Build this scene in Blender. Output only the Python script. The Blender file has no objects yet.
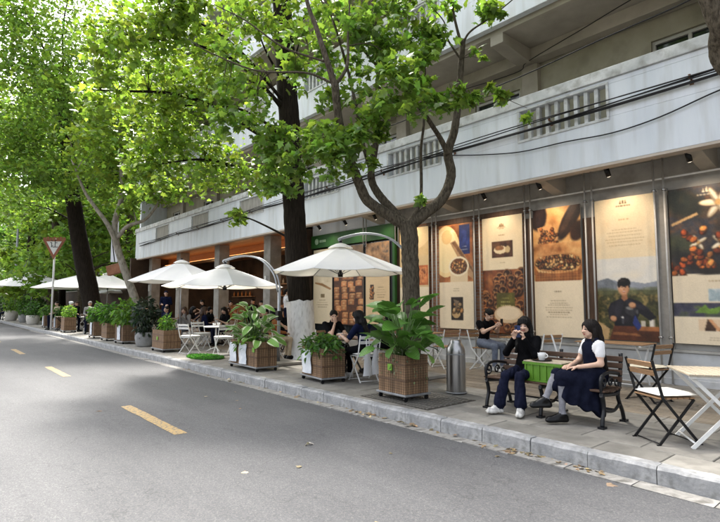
import bpy, math, random
import numpy as np
from mathutils import Matrix, Vector

random.seed(7)
rng = np.random.default_rng(7)
R = math.radians
scene = bpy.context.scene
C = scene.collection

# ------------------------------------------------------------------ camera
CAM_H, CAM_AZ, CAM_PITCH, CAM_F = 1.55, R(40.561), R(4.708), 510.0
cam_data = bpy.data.cameras.new('camera')
cam_data.sensor_width = 36.0
cam_data.lens = CAM_F / 720.0 * 36.0
cam_data.clip_end = 2000.0
cam = bpy.data.objects.new('camera', cam_data)
C.objects.link(cam)
cam.location = (0, 0, CAM_H)
cam.rotation_euler = (R(90) + CAM_PITCH, 0, R(90) - CAM_AZ)
scene.camera = cam

# ------------------------------------------------------------------ sky and sun
SUN_EL, SUN_AZ = R(58), R(-78)          # azimuth from +Y towards +X
world = bpy.data.worlds.new('World')
scene.world = world
world.use_nodes = True
wn = world.node_tree
wn.nodes.clear()
w_out = wn.nodes.new('ShaderNodeOutputWorld')
w_bg = wn.nodes.new('ShaderNodeBackground')
w_sky = wn.nodes.new('ShaderNodeTexSky')
w_sky.sky_type = 'NISHITA'
w_sky.sun_disc = False
w_sky.sun_elevation = SUN_EL
w_sky.sun_rotation = SUN_AZ
w_sky.air_density = 1.0
w_sky.dust_density = 6.0
w_sky.ozone_density = 0.6
w_hsv = wn.nodes.new('ShaderNodeHueSaturation')
w_hsv.inputs['Saturation'].default_value = 0.35
w_bg.inputs['Strength'].default_value = 0.135
wn.links.new(w_sky.outputs[0], w_hsv.inputs['Color'])
wn.links.new(w_hsv.outputs[0], w_bg.inputs['Color'])
wn.links.new(w_bg.outputs[0], w_out.inputs['Surface'])

sun_data = bpy.data.lights.new('sun', 'SUN')
sun_data.energy = 2.0
sun_data.angle = R(7)
sun_data.color = (1.0, 0.955, 0.88)
sun = bpy.data.objects.new('sun', sun_data)
C.objects.link(sun)
sd = Vector((math.sin(SUN_AZ) * math.cos(SUN_EL), math.cos(SUN_AZ) * math.cos(SUN_EL), math.sin(SUN_EL)))
sun.rotation_euler = sd.to_track_quat('Z', 'Y').to_euler()
sun.location = (0, 0, 40)

scene.view_settings.view_transform = 'Standard'
scene.view_settings.look = 'None'
scene.view_settings.gamma = 1.0
scene.view_settings.use_curve_mapping = False
scene.view_settings.exposure = 2.2
scene.render.engine = 'CYCLES'
scene.cycles.max_bounces = 8
scene.cycles.transparent_max_bounces = 8
scene.cycles.use_denoising = True

# ------------------------------------------------------------------ place a point from its direction and true distance
_fw = np.array([-math.cos(CAM_AZ), math.sin(CAM_AZ), 0.0])
_rt = np.array([math.sin(CAM_AZ), math.cos(CAM_AZ), 0.0])
_up = np.array([0, 0, 1.0])
_F = _fw * math.cos(CAM_PITCH) + _up * math.sin(CAM_PITCH)
_U = _up * math.cos(CAM_PITCH) - _fw * math.sin(CAM_PITCH)
_C = np.array([0, 0, CAM_H])
def ray(x, y): return _F * CAM_F + _rt * (x - 360) - _U * (y - 261)
def at_depth(x, y, d): return _C + ray(x, y) * (d / CAM_F)
def on_ground(x, y, z=0.15):
    d = ray(x, y); return _C + d * ((z - CAM_H) / d[2])
def on_wall(x, y, Y):
    d = ray(x, y); return _C + d * (Y / d[1])

# ------------------------------------------------------------------ objects
def lin(c):
    return tuple((v / 12.92 if v <= 0.04045 else ((v + 0.055) / 1.055) ** 2.4) for v in c)
def hexc(h):
    h = h.lstrip('#'); return lin([int(h[i:i + 2], 16) / 255 for i in (0, 2, 4)])

def thing(name, label, cat, loc=(0, 0, 0), rotz=0.0, group=None):
    o = bpy.data.objects.new(name, None)
    C.objects.link(o)
    o.empty_display_size = 0.1
    o.location = loc; o.rotation_euler = (0, 0, rotz)
    o['label'] = label; o['category'] = cat
    if group: o['group'] = group
    return o
def tag(o, label=None, cat=None, group=None, kind=None):
    if label: o['label'] = label
    if cat: o['category'] = cat
    if group: o['group'] = group
    if kind: o['kind'] = kind
    return o
def copy_tree(o, parent=None, label=None, loc=None, rotz=None):
    c = o.copy(); C.objects.link(c)
    if parent is not None:
        c.parent = parent
    if label: c['label'] = label
    if loc is not None: c.location = loc
    if rotz is not None: c.rotation_euler = (0, 0, rotz)
    for ch in list(o.children):
        copy_tree(ch, c)
    return c
def obj_from_mesh(name, me, parent=None, kind=None):
    o = bpy.data.objects.new(name, me)
    C.objects.link(o)
    if parent is not None: o.parent = parent
    if kind: o['kind'] = kind
    return o

def rot_to(d):
    d = np.asarray(d, float); d = d / (np.linalg.norm(d) + 1e-12)
    a = np.array([0, 0, 1.0]) if abs(d[2]) < 0.95 else np.array([1.0, 0, 0])
    u = np.cross(a, d); u /= np.linalg.norm(u)
    v = np.cross(d, u)
    return u, v, d

class MB:
    """collects shapes; build() links them as one mesh object"""
    def __init__(s): s.v = []; s.f = []; s.m = []; s.smooth = []
    def add(s, verts, faces, mi=0, smooth=False):
        b = len(s.v)
        s.v.extend([tuple(map(float, p)) for p in verts])
        for f in faces:
            s.f.append(tuple(b + i for i in f)); s.m.append(mi); s.smooth.append(smooth)
        return s
    def box(s, x0, x1, y0, y1, z0, z1, mi=0):
        x0, x1 = min(x0, x1), max(x0, x1); y0, y1 = min(y0, y1), max(y0, y1); z0, z1 = min(z0, z1), max(z0, z1)
        v = [(x0, y0, z0), (x1, y0, z0), (x1, y1, z0), (x0, y1, z0), (x0, y0, z1), (x1, y0, z1), (x1, y1, z1), (x0, y1, z1)]
        return s.add(v, [(0, 3, 2, 1), (4, 5, 6, 7), (0, 1, 5, 4), (1, 2, 6, 5), (2, 3, 7, 6), (3, 0, 4, 7)], mi)
    def bar(s, p, q, w, h=None, mi=0, up=(0, 0, 1)):
        h = h or w
        p = np.asarray(p, float); q = np.asarray(q, float); d = q - p; d /= np.linalg.norm(d)
        u = np.cross(np.asarray(up, float), d)
        if np.linalg.norm(u) < 1e-4: u = np.cross((1, 0, 0), d)
        u /= np.linalg.norm(u); n = np.cross(d, u)
        v = []
        for c in (p, q):
            for a, b in ((-1, -1), (1, -1), (1, 1), (-1, 1)):
                v.append(c + u * a * w / 2 + n * b * h / 2)
        return s.add(v, [(0, 3, 2, 1), (4, 5, 6, 7), (0, 1, 5, 4), (1, 2, 6, 5), (2, 3, 7, 6), (3, 0, 4, 7)], mi)
    def tube(s, pts, rad, n=8, mi=0, caps=True):
        pts = [np.asarray(p, float) for p in pts]; k = len(pts)
        rad = [rad] * k if np.isscalar(rad) else list(rad)
        vs = []; prev = None
        for i in range(k):
            d = pts[min(i + 1, k - 1)] - pts[max(i - 1, 0)]
            d = d / (np.linalg.norm(d) + 1e-12)
            if prev is None: u, v, _ = rot_to(d)
            else:
                u = prev - d * np.dot(prev, d)
                if np.linalg.norm(u) < 1e-5: u, v, _ = rot_to(d)
                u = u / np.linalg.norm(u); v = np.cross(d, u)
            prev = u
            for j in range(n):
                a = 2 * math.pi * j / n
                vs.append(pts[i] + (u * math.cos(a) + v * math.sin(a)) * rad[i])
        fs = []
        for i in range(k - 1):
            for j in range(n):
                a = i * n + j; b = i * n + (j + 1) % n
                fs.append((a, b, b + n, a + n))
        s.add(vs, fs, mi, True)
        if caps:
            b0 = len(s.v) - len(vs)
            s.f.append(tuple(b0 + j for j in reversed(range(n)))); s.m.append(mi); s.smooth.append(False)
            s.f.append(tuple(b0 + (k - 1) * n + j for j in range(n))); s.m.append(mi); s.smooth.append(False)
        return s
    def cyl(s, p, q, r, r2=None, n=12, mi=0):
        return s.tube([p, q], [r, r if r2 is None else r2], n, mi)
    def lathe(s, prof, n=20, c=(0, 0, 0), mi=0):
        vs = []; k = len(prof)
        for r, z in prof:
            for j in range(n):
                a = 2 * math.pi * j / n
                vs.append((c[0] + r * math.cos(a), c[1] + r * math.sin(a), c[2] + z))
        fs = [(i * n + j, i * n + (j + 1) % n, (i + 1) * n + (j + 1) % n, (i + 1) * n + j) for i in range(k - 1) for j in range(n)]
        return s.add(vs, fs, mi, True)
    def prism(s, poly, h0, h1, axis='z', mi=0):
        """poly: 2D outline, extruded along axis between h0 and h1"""
        def P(a, b, h):
            return {'z': (a, b, h), 'y': (a, h, b), 'x': (h, a, b)}[axis]
        n = len(poly)
        v = [P(a, b, h0) for a, b in poly] + [P(a, b, h1) for a, b in poly]
        f = [tuple(range(n)), tuple(reversed(range(n, 2 * n)))] + [(i, n + i, n + (i + 1) % n, (i + 1) % n) for i in range(n)]
        return s.add(v, f, mi)
    def mesh(s, name, mats):
        me = bpy.data.meshes.new(name)
        me.from_pydata(s.v, [], s.f)
        for m in (mats if isinstance(mats, (list, tuple)) else [mats]): me.materials.append(m)
        me.polygons.foreach_set('material_index', s.m)
        me.polygons.foreach_set('use_smooth', s.smooth)
        me.update()
        return me
    def build(s, name, mats, parent=None, kind=None, bevel=0.0, fix=False):
        me = s.mesh(name, mats)
        if fix:
            import bmesh
            bm = bmesh.new(); bm.from_mesh(me); bmesh.ops.recalc_face_normals(bm, faces=bm.faces); bm.to_mesh(me); bm.free()
        o = obj_from_mesh(name, me, parent, kind)
        if bevel:
            b = o.modifiers.new('bevel', 'BEVEL'); b.width = bevel; b.segments = 2; b.limit_method = 'ANGLE'
        return o

def spline(pts, n=5):
    """Catmull-Rom through points (any dimension)"""
    p = [np.asarray(q, float) for q in pts]
    if len(p) < 3: return p
    p = [2 * p[0] - p[1]] + p + [2 * p[-1] - p[-2]]
    out = []
    for i in range(1, len(p) - 2):
        for k in range(n):
            t = k / n
            out.append(0.5 * ((2 * p[i]) + (-p[i - 1] + p[i + 1]) * t + (2 * p[i - 1] - 5 * p[i] + 4 * p[i + 1] - p[i + 2]) * t * t
                              + (-p[i - 1] + 3 * p[i] - 3 * p[i + 1] + p[i + 2]) * t ** 3))
    out.append(p[-2])
    return out

# ------------------------------------------------------------------ materials
MATS = {}
def mat(name, c, rough=0.6, c2=None, scale=6.0, bump=0.0, bscale=80.0, metal=0.0, stretch=(1, 1, 1), spec=0.4,
        c3=None, s3=40.0, f3=0.5, world_co=False, lo=0.35, hi=0.65):
    if name in MATS: return MATS[name]
    m = bpy.data.materials.new(name); m.use_nodes = True
    nt = m.node_tree; nt.nodes.clear()
    N = nt.nodes.new; L = nt.links.new
    out = N('ShaderNodeOutputMaterial'); b = N('ShaderNodeBsdfPrincipled')
    L(b.outputs[0], out.inputs[0])
    b.inputs['Roughness'].default_value = rough
    b.inputs['Metallic'].default_value = metal
    b.inputs['Specular IOR Level'].default_value = spec
    b.inputs['Base Color'].default_value = (*c[:3], 1)
    if c2 is not None or bump:
        tc = N('ShaderNodeTexCoord'); mp = N('ShaderNodeMapping')
        if world_co:
            g = N('ShaderNodeNewGeometry'); L(g.outputs['Position'], mp.inputs[0])
        else: L(tc.outputs['Object'], mp.inputs[0])
        mp.inputs['Scale'].default_value = stretch
    if c2 is not None:
        n1 = N('ShaderNodeTexNoise'); n1.inputs['Scale'].default_value = scale; n1.inputs['Detail'].default_value = 8
        n1.inputs['Roughness'].default_value = 0.62
        L(mp.outputs[0], n1.inputs['Vector'])
        r = N('ShaderNodeValToRGB'); r.color_ramp.elements[0].position = lo; r.color_ramp.elements[1].position = hi
        r.color_ramp.elements[0].color = (*c[:3], 1); r.color_ramp.elements[1].color = (*c2[:3], 1)
        L(n1.outputs[0], r.inputs[0])
        col = r.outputs[0]
        if c3 is not None:
            n2 = N('ShaderNodeTexNoise'); n2.inputs['Scale'].default_value = s3; n2.inputs['Detail'].default_value = 5
            L(mp.outputs[0], n2.inputs['Vector'])
            r2 = N('ShaderNodeValToRGB'); r2.color_ramp.elements[0].position = 0.5; r2.color_ramp.elements[1].position = 0.68
            r2.color_ramp.elements[1].color = (f3, f3, f3, 1); r2.color_ramp.elements[0].color = (0, 0, 0, 1)
            L(n2.outputs[0], r2.inputs[0])
            mx = N('ShaderNodeMix'); mx.data_type = 'RGBA'
            L(r2.outputs[0], mx.inputs[0]); L(col, mx.inputs[6]); mx.inputs[7].default_value = (*c3[:3], 1)
            col = mx.outputs[2]
        L(col, b.inputs['Base Color'])
    if bump:
        n3 = N('ShaderNodeTexNoise'); n3.inputs['Scale'].default_value = bscale; n3.inputs['Detail'].default_value = 6
        L(mp.outputs[0], n3.inputs['Vector'])
        bp = N('ShaderNodeBump'); bp.inputs['Strength'].default_value = bump; bp.inputs['Distance'].default_value = 0.01
        L(n3.outputs[0], bp.inputs['Height']); L(bp.outputs[0], b.inputs['Normal'])
    MATS[name] = m
    return m

def emit_mat(name, c, strength):
    m = bpy.data.materials.new(name); m.use_nodes = True
    b = m.node_tree.nodes['Principled BSDF']
    b.inputs['Base Color'].default_value = (*c, 1)
    b.inputs['Emission Color'].default_value = (*c, 1); b.inputs['Emission Strength'].default_value = strength
    return m

def tint_mat(name, rough=0.6, transl=0.0, gloss_spec=0.3, bump=0.0):
    """colour from the mesh's own per-piece 'tint' attribute (leaf to leaf, print ink)"""
    m = bpy.data.materials.new(name); m.use_nodes = True
    nt = m.node_tree; nt.nodes.clear(); N = nt.nodes.new; L = nt.links.new
    out = N('ShaderNodeOutputMaterial'); b = N('ShaderNodeBsdfPrincipled')
    a = N('ShaderNodeAttribute'); a.attribute_name = 'tint'
    b.inputs['Roughness'].default_value = rough; b.inputs['Specular IOR Level'].default_value = gloss_spec
    L(a.outputs['Color'], b.inputs['Base Color'])
    if transl:
        t = N('ShaderNodeBsdfTranslucent'); hs = N('ShaderNodeHueSaturation')
        hs.inputs['Hue'].default_value = 0.485; hs.inputs['Saturation'].default_value = 1.05; hs.inputs['Value'].default_value = 1.65
        L(a.outputs['Color'], hs.inputs['Color']); L(hs.outputs[0], t.inputs['Color'])
        mx = N('ShaderNodeMixShader'); mx.inputs[0].default_value = transl
        L(b.outputs[0], mx.inputs[1]); L(t.outputs[0], mx.inputs[2]); L(mx.outputs[0], out.inputs[0])
    else: L(b.outputs[0], out.inputs[0])
    return m

M_WHITE = mat('white_painted_metal', (0.72, 0.72, 0.70), 0.4, (0.62, 0.62, 0.60), 12)
M_BLACK = mat('black_painted_metal', (0.004, 0.004, 0.005), 0.42, (0.009, 0.009, 0.010), 20, spec=.3)
M_STEEL = mat('brushed_steel', (0.40, 0.395, 0.39), 0.3, (0.30, 0.295, 0.29), 6, metal=1.0, stretch=(30, 30, 0.6))
M_GALV = mat('galvanised_grey', (0.30, 0.31, 0.32), 0.5, (0.22, 0.225, 0.23), 14, metal=0.5)
M_WOOD = mat('oiled_wood', (0.23, 0.13, 0.065), 0.55, (0.33, 0.20, 0.105), 5, bump=0.15, stretch=(2, 12, 12))
M_GREYWOOD = mat('weathered_teak', (0.30, 0.25, 0.18), 0.65, (0.42, 0.36, 0.27), 6, bump=0.2, stretch=(3, 18, 18))
# ================================================================== ground, road, kerb, pavement
def asphalt():
    m = bpy.data.materials.new('asphalt'); m.use_nodes = True
    nt = m.node_tree; nt.nodes.clear(); N = nt.nodes.new; L = nt.links.new
    out = N('ShaderNodeOutputMaterial'); b = N('ShaderNodeBsdfPrincipled'); L(b.outputs[0], out.inputs[0])
    tc = N('ShaderNodeTexCoord')
    v = N('ShaderNodeTexVoronoi'); v.inputs['Scale'].default_value = 105; L(tc.outputs['Object'], v.inputs['Vector'])
    hs = N('ShaderNodeSeparateColor'); L(v.outputs['Color'], hs.inputs[0])
    r = N('ShaderNodeValToRGB')
    e = r.color_ramp.elements
    e[0].position = 0.0; e[0].color = (0.060, 0.061, 0.065, 1)
    e[1].position = 1.0; e[1].color = (0.125, 0.124, 0.124, 1)
    e2 = r.color_ramp.elements.new(0.6); e2.color = (0.082, 0.083, 0.088, 1)
    e3 = r.color_ramp.elements.new(0.88); e3.color = (0.096, 0.096, 0.10, 1)
    L(hs.outputs[0], r.inputs[0])
    big = N('ShaderNodeTexNoise'); big.inputs['Scale'].default_value = 0.7; big.inputs['Detail'].default_value = 7; big.inputs['Roughness'].default_value = 0.65
    mp = N('ShaderNodeMapping'); mp.inputs['Scale'].default_value = (0.3, 1.3, 1); L(tc.outputs['Object'], mp.inputs[0]); L(mp.outputs[0], big.inputs['Vector'])
    rb = N('ShaderNodeValToRGB'); rb.color_ramp.elements[0].position = 0.3; rb.color_ramp.elements[1].position = 0.72
    rb.color_ramp.elements[0].color = (0.68, 0.68, 0.69, 1); rb.color_ramp.elements[1].color = (1.16, 1.15, 1.13, 1)
    L(big.outputs[0], rb.inputs[0])
    mx = N('ShaderNodeMix'); mx.data_type = 'RGBA'; mx.blend_type = 'MULTIPLY'; mx.inputs[0].default_value = 1
    L(r.outputs[0], mx.inputs[6]); L(rb.outputs[0], mx.inputs[7])
    # fine cracks
    ck = N('ShaderNodeTexVoronoi'); ck.feature = 'DISTANCE_TO_EDGE'; ck.inputs['Scale'].default_value = 0.55
    wob = N('ShaderNodeTexNoise'); wob.inputs['Scale'].default_value = 2.2; wob.inputs['Detail'].default_value = 8
    L(tc.outputs['Object'], wob.inputs['Vector'])
    va = N('ShaderNodeVectorMath'); va.operation = 'ADD'; L(tc.outputs['Object'], va.inputs[0]); L(wob.outputs['Color'], va.inputs[1]); L(va.outputs[0], ck.inputs['Vector'])
    rc = N('ShaderNodeValToRGB'); rc.color_ramp.elements[0].position = 0.0; rc.color_ramp.elements[1].position = 0.006
    rc.color_ramp.elements[0].color = (0.72, 0.72, 0.72, 1); rc.color_ramp.elements[1].color = (1, 1, 1, 1)
    L(ck.outputs['Distance'], rc.inputs[0])
    mx2 = N('ShaderNodeMix'); mx2.data_type = 'RGBA'; mx2.blend_type = 'MULTIPLY'; mx2.inputs[0].default_value = 1
    L(mx.outputs[2], mx2.inputs[6]); L(rc.outputs[0], mx2.inputs[7])
    L(mx2.outputs[2], b.inputs['Base Color'])
    b.inputs['Roughness'].default_value = 0.78; b.inputs['Specular IOR Level'].default_value = 0.35
    bp = N('ShaderNodeBump'); bp.inputs['Strength'].default_value = 0.4; bp.inputs['Distance'].default_value = 0.004
    L(v.outputs['Distance'], bp.inputs['Height']); L(bp.outputs[0], b.inputs['Normal'])
    return m
KERB_Y = 4.85
PAVE_Z = 0.15
M_EARTH = mat('bare_earth', (0.06, 0.05, 0.035), 0.95, (0.10, 0.085, 0.06), 1.5)
tag(MB().add([(-400, -400, -0.05), (400, -400, -0.05), (400, 400, -0.05), (-400, 400, -0.05)], [(0, 1, 2, 3)]).build('ground', M_EARTH), kind='structure')
road = tag(MB().add([(-160, -4.5, 0), (60, -4.5, 0), (60, KERB_Y - 0.20, 0), (-160, KERB_Y - 0.20, 0)], [(0, 1, 2, 3)]).build('road', asphalt()), kind='structure')

# worn yellow centre dashes
def worn_paint(name, c, cover=0.42):
    m = bpy.data.materials.new(name); m.use_nodes = True
    nt = m.node_tree; N = nt.nodes.new; L = nt.links.new
    b = nt.nodes['Principled BSDF']; b.inputs['Roughness'].default_value = 0.7
    tc = N('ShaderNodeTexCoord'); n = N('ShaderNodeTexNoise'); n.inputs['Scale'].default_value = 26; n.inputs['Detail'].default_value = 8; n.inputs['Roughness'].default_value = 0.7
    L(tc.outputs['Object'], n.inputs['Vector'])
    r = N('ShaderNodeValToRGB'); r.color_ramp.elements[0].position = cover - 0.06; r.color_ramp.elements[1].position = cover + 0.05
    r.color_ramp.elements[0].color = (0.10, 0.098, 0.09, 1); r.color_ramp.elements[1].color = (*c, 1)
    L(n.outputs[0], r.inputs[0]); L(r.outputs[0], b.inputs['Base Color'])
    return m
M_YEL = worn_paint('worn_yellow_paint', (0.34, 0.23, 0.09), 0.465)
dash = MB()
for i in range(12):      # slightly ragged outline
    pass
def dash_mesh():
    m = MB(); n = 14; top = []; bot = []
    for i in range(n + 1):
        x = -1.08 + 2.16 * i / n
        top.append((x + random.uniform(-.02, .02), 0.075 + random.uniform(-.006, .006), 0.004)); bot.append((x, -0.075 + random.uniform(-.006, .006), 0.004))
    v = bot + top
    return m.add(v, [(i, i + 1, n + 2 + i, n + 1 + i) for i in range(n)]).mesh('road_marking', M_YEL)
dm = dash_mesh()
for k in range(-1, 9):
    o = obj_from_mesh('road_marking', dm, road); o.location = (-7.18 - 6.25 * k, 2.42 - 0.004 * k, 0.0)

# gutter strip of concrete slabs beside the kerb
M_GUT = mat('gutter_concrete', (0.17, 0.165, 0.15), 0.85, (0.29, 0.28, 0.265), 5, bump=0.3, bscale=60, c3=(0.06, 0.055, 0.045), s3=7, f3=0.7)
gut = tag(MB().add([(-160, KERB_Y - 0.21, -0.012), (60, KERB_Y - 0.21, -0.012), (60, KERB_Y + .01, -0.012), (-160, KERB_Y + .01, -0.012)], [(0, 1, 2, 3)]).build('gutter', mat('gutter_dirt', (0.035, 0.03, 0.022), 0.95, (0.08, 0.07, 0.05), 20)), kind='structure')
gm = [MB().box(-0.295, 0.295, -0.095, 0.085, -0.05, 0.0).mesh('gutter_slab', M_GUT) for _ in range(1)][0]
x = 1.4
for k in range(60):
    o = obj_from_mesh('gutter_slab', gm, gut); o.location = (x, KERB_Y - 0.095, 0.004 + random.uniform(-.006, .008)); o.rotation_euler = (random.uniform(-.02, .02), random.uniform(-.008, .008), random.uniform(-.01, .01))
    x -= 0.6
# kerb
def kerb_material():
    return mat('kerb_granite', (0.19, 0.195, 0.20), 0.8, (0.38, 0.38, 0.375), 4.5, bump=0.35, bscale=45, c3=(0.12, 0.12, 0.11), s3=14, f3=0.55)
M_KERB = kerb_material()
kerb = tag(MB().box(-160, 60, KERB_Y + 0.03, KERB_Y + 0.16, -0.05, PAVE_Z - 0.02).build('kerb', mat('kerb_mortar', (0.10, 0.095, 0.085), 0.95, (0.16, 0.15, 0.14), 30)), kind='structure')
def kerb_stone(seed):
    rr = random.Random(seed); m = MB()
    L_, n = 0.592, 8
    sec = [(0.0, -0.05), (0.004, PAVE_Z - 0.022), (0.022, PAVE_Z + 0.002), (0.145, PAVE_Z + 0.003), (0.15, -0.05)]
    v = []; 
    for i in range(n + 1):
        x = -L_ / 2 + L_ * i / n
        e = 0.006 if i in (0, n) else 0.0
        for j, (y, z) in enumerate(sec):
            jit = rr.uniform(-.004, .004) if 0 < j < 4 else 0
            v.append((x, y + jit + (e if j < 3 else 0), z + jit - (e * .7 if j in (1, 2, 3) else 0)))
    k = len(sec)
    f = [(i * k + j, i * k + j + 1, (i + 1) * k + j + 1, (i + 1) * k + j) for i in range(n) for j in range(k - 1)]
    f += [tuple(range(k)), tuple(reversed(range(n * k, n * k + k)))]
    m.add(v, f)
    me = m.mesh('kerb_stone', M_KERB)
    import bmesh
    bm = bmesh.new(); bm.from_mesh(me); bmesh.ops.recalc_face_normals(bm, faces=bm.faces); bm.to_mesh(me); bm.free()
    return me
ks = [kerb_stone(i) for i in range(5)]
KX0 = -2.37 + 0.3 + 0.6 * 4
for k in range(120):
    o = obj_from_mesh('kerb_stone', ks[(k * 7) % 5], kerb)
    o.location = (KX0 - 0.6 * k, KERB_Y + random.uniform(-.005, .005), random.uniform(-.004, .004)); o.rotation_euler = (0, random.uniform(-.004, .004), random.uniform(-.006, .006))
# pavement: bed plus single slabs near by, the farther ones joined
M_BED = mat('pavement_bed', (0.085, 0.08, 0.07), 0.95, (0.14, 0.13, 0.115), 12)
pave = tag(MB().box(-160, 60, KERB_Y + 0.15, 40, -0.05, PAVE_Z - 0.012).build('pavement', M_BED), kind='structure')
def slab_mat(name, a, b):
    m = mat(name, a, 0.85, b, 2.2, bump=0.22, bscale=55, c3=(0.13, 0.12, 0.105), s3=6, f3=0.5, world_co=True)
    nt = m.node_tree; bs = [n for n in nt.nodes if n.type == 'BSDF_PRINCIPLED'][0]
    src = bs.inputs['Base Color'].links[0].from_socket
    oi = nt.nodes.new('ShaderNodeObjectInfo'); mr = nt.nodes.new('ShaderNodeMapRange'); mr.inputs[3].default_value = 0.82; mr.inputs[4].default_value = 1.12
    nt.links.new(oi.outputs['Random'], mr.inputs[0])
    mx = nt.nodes.new('ShaderNodeMix'); mx.data_type = 'RGBA'; mx.blend_type = 'MULTIPLY'; mx.inputs[0].default_value = 1
    nt.links.new(src, mx.inputs[6]); nt.links.new(mr.outputs[0], mx.inputs[7]); nt.links.new(mx.outputs[2], bs.inputs['Base Color'])
    return m
M_SLAB = slab_mat('pavement_slab', (0.155, 0.147, 0.13), (0.245, 0.232, 0.205))
M_SLABB = slab_mat('pavement_brown_slab', (0.135, 0.108, 0.078), (0.20, 0.165, 0.122))
def chamfer_slab(m, cx, cy, lx, ly, z, mi=0, c=0.006):
    v = []
    for zz, e in ((z - 0.04, 0), (z - c, 0), (z, c)):
        for sx, sy in ((-1, -1), (1, -1), (1, 1), (-1, 1)): v.append((cx + sx * (lx / 2 - e), cy + sy * (ly / 2 - e), zz))
    f = [(8, 9, 10, 11)]
    for l in (0, 4):
        for j in range(4): f.append((l + j, l + (j + 1) % 4, l + 4 + (j + 1) % 4, l + 4 + j))
    m.add(v, f, mi)
slab_me = {}
def slab_mesh(lx, ly, mm):
    k = (round(lx, 3), round(ly, 3), mm.name)
    if k not in slab_me:
        m = MB(); chamfer_slab(m, 0, 0, lx, ly, 0); slab_me[k] = m.mesh('paving_slab', mm)
    return slab_me[k]
far = MB(); singles = 0
rows = [(KERB_Y + 0.155 + 0.4 * i, 0.4, 0.6, 0) for i in range(5)]        # y0, width, length, material
y = KERB_Y + 0.155 + 2.0
while y < 9.0:
    rows.append((y, 0.105, 1.2, 1)); y += 0.108                              # narrow brown strips
while y < 14.0:
    rows.append((y, 0.4, 0.6, 0)); y += 0.4
for ri, (y0, w, l, mi) in enumerate(rows):
    x = 3.0 - (0.3 if ri % 2 else 0) * (l / 0.6)
    while x > -60:
        cx, cy = x - l / 2, y0 + w / 2
        near = (cx > -8.4 and cx < 0.6 and cy < 9.0) and singles < 300
        if near and mi == 1 and not (cx > -7.0): near = False
        dz = random.uniform(-.0025, .0025)
        if near:
            o = obj_from_mesh('paving_slab', slab_mesh(l - 0.007, w - 0.006, M_SLABB if mi else M_SLAB), pave)
            o.location = (cx, cy, PAVE_Z + dz); o.rotation_euler = (random.uniform(-.003, .003), random.uniform(-.003, .003), 0); singles += 1
        else: chamfer_slab(far, cx, cy, l - 0.007, w - 0.006, PAVE_Z + dz, mi)
        x -= l
far.build('far_paving_slab', [M_SLAB, M_SLABB], pave, kind='stuff')
# dark tree grate near the steel bollard
gr = thing('tree_grate', 'dark flat tree grate in the paving around the steel bollard and big-leaved planter', 'tree grate', (-5.28, 5.62, PAVE_Z + 0.004))
g = MB()
for i in range(22): g.box(-.66 + i * 0.06, -.66 + i * 0.06 + 0.030, -.5, .5, 0, 0.008)
for j in range(9): g.box(-.66, .66, -.5 + j * 0.12, -.5 + j * 0.12 + 0.026, 0.0005, 0.0072)
g.build('grid', mat('grate_iron', (0.10, 0.094, 0.084), 0.7, (0.15, 0.14, 0.12), 20), gr)
MB().box(-.68, .68, -.52, .52, -0.003, 0.0).build('tray', mat('grate_soil', (0.03, 0.027, 0.022), 0.95, (0.06, 0.05, 0.04), 30), gr)
# ================================================================== the cafe building
M_PARA = mat('painted_parapet', (0.60, 0.645, 0.695), 0.75, (0.71, 0.745, 0.785), 0.8, bump=0.12, bscale=30, stretch=(2.2, 2.2, 0.28), c3=(0.36, 0.35, 0.31), s3=2.4, f3=0.3)
M_CAP = mat('weathered_cap', (0.42, 0.44, 0.44), 0.8, (0.62, 0.635, 0.63), 3, bump=0.25, bscale=25, c3=(0.22, 0.21, 0.18), s3=5, f3=0.6)
M_SOFF = mat('soffit_plaster', (0.33, 0.30, 0.25), 0.85, (0.45, 0.41, 0.35), 1.2, bump=0.1, bscale=25)
M_PLAS = mat('olive_plaster', (0.30, 0.28, 0.21), 0.85, (0.40, 0.375, 0.30), 0.9, bump=0.1, bscale=30, c3=(0.18, 0.17, 0.13), s3=2.0, f3=0.5)
M_GPLAS = mat('grey_render', (0.27, 0.26, 0.24), 0.8, (0.38, 0.37, 0.345), 1.6, bump=0.12, bscale=30, c3=(0.2, 0.19, 0.17), s3=4, f3=0.5)
M_PLIN = mat('plinth_stone', (0.40, 0.41, 0.42), 0.75, (0.54, 0.545, 0.55), 2, bump=0.1, bscale=30, c3=(0.25, 0.24, 0.22), s3=4, f3=0.5)
M_DKWOOD = mat('dark_brown_timber', (0.055, 0.028, 0.015), 0.55, (0.10, 0.052, 0.028), 3, stretch=(8, 8, 1), bump=0.15)
M_GREEN = mat('green_sign_paint', (0.012, 0.068, 0.010), 0.5, (0.018, 0.09, 0.014), 3)
M_GLASS = mat('dark_window_glass', (0.02, 0.024, 0.026), 0.06, spec=0.7)
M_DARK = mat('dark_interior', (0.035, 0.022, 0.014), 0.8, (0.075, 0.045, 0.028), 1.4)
M_ORANGE = mat('stained_ceiling_board', (0.26, 0.12, 0.05), 0.5, (0.36, 0.18, 0.08), 2, stretch=(1, 10, 10))
M_CONC = mat('concrete_column', (0.22, 0.205, 0.18), 0.85, (0.34, 0.32, 0.29), 2.5, bump=0.2, bscale=30)
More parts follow.
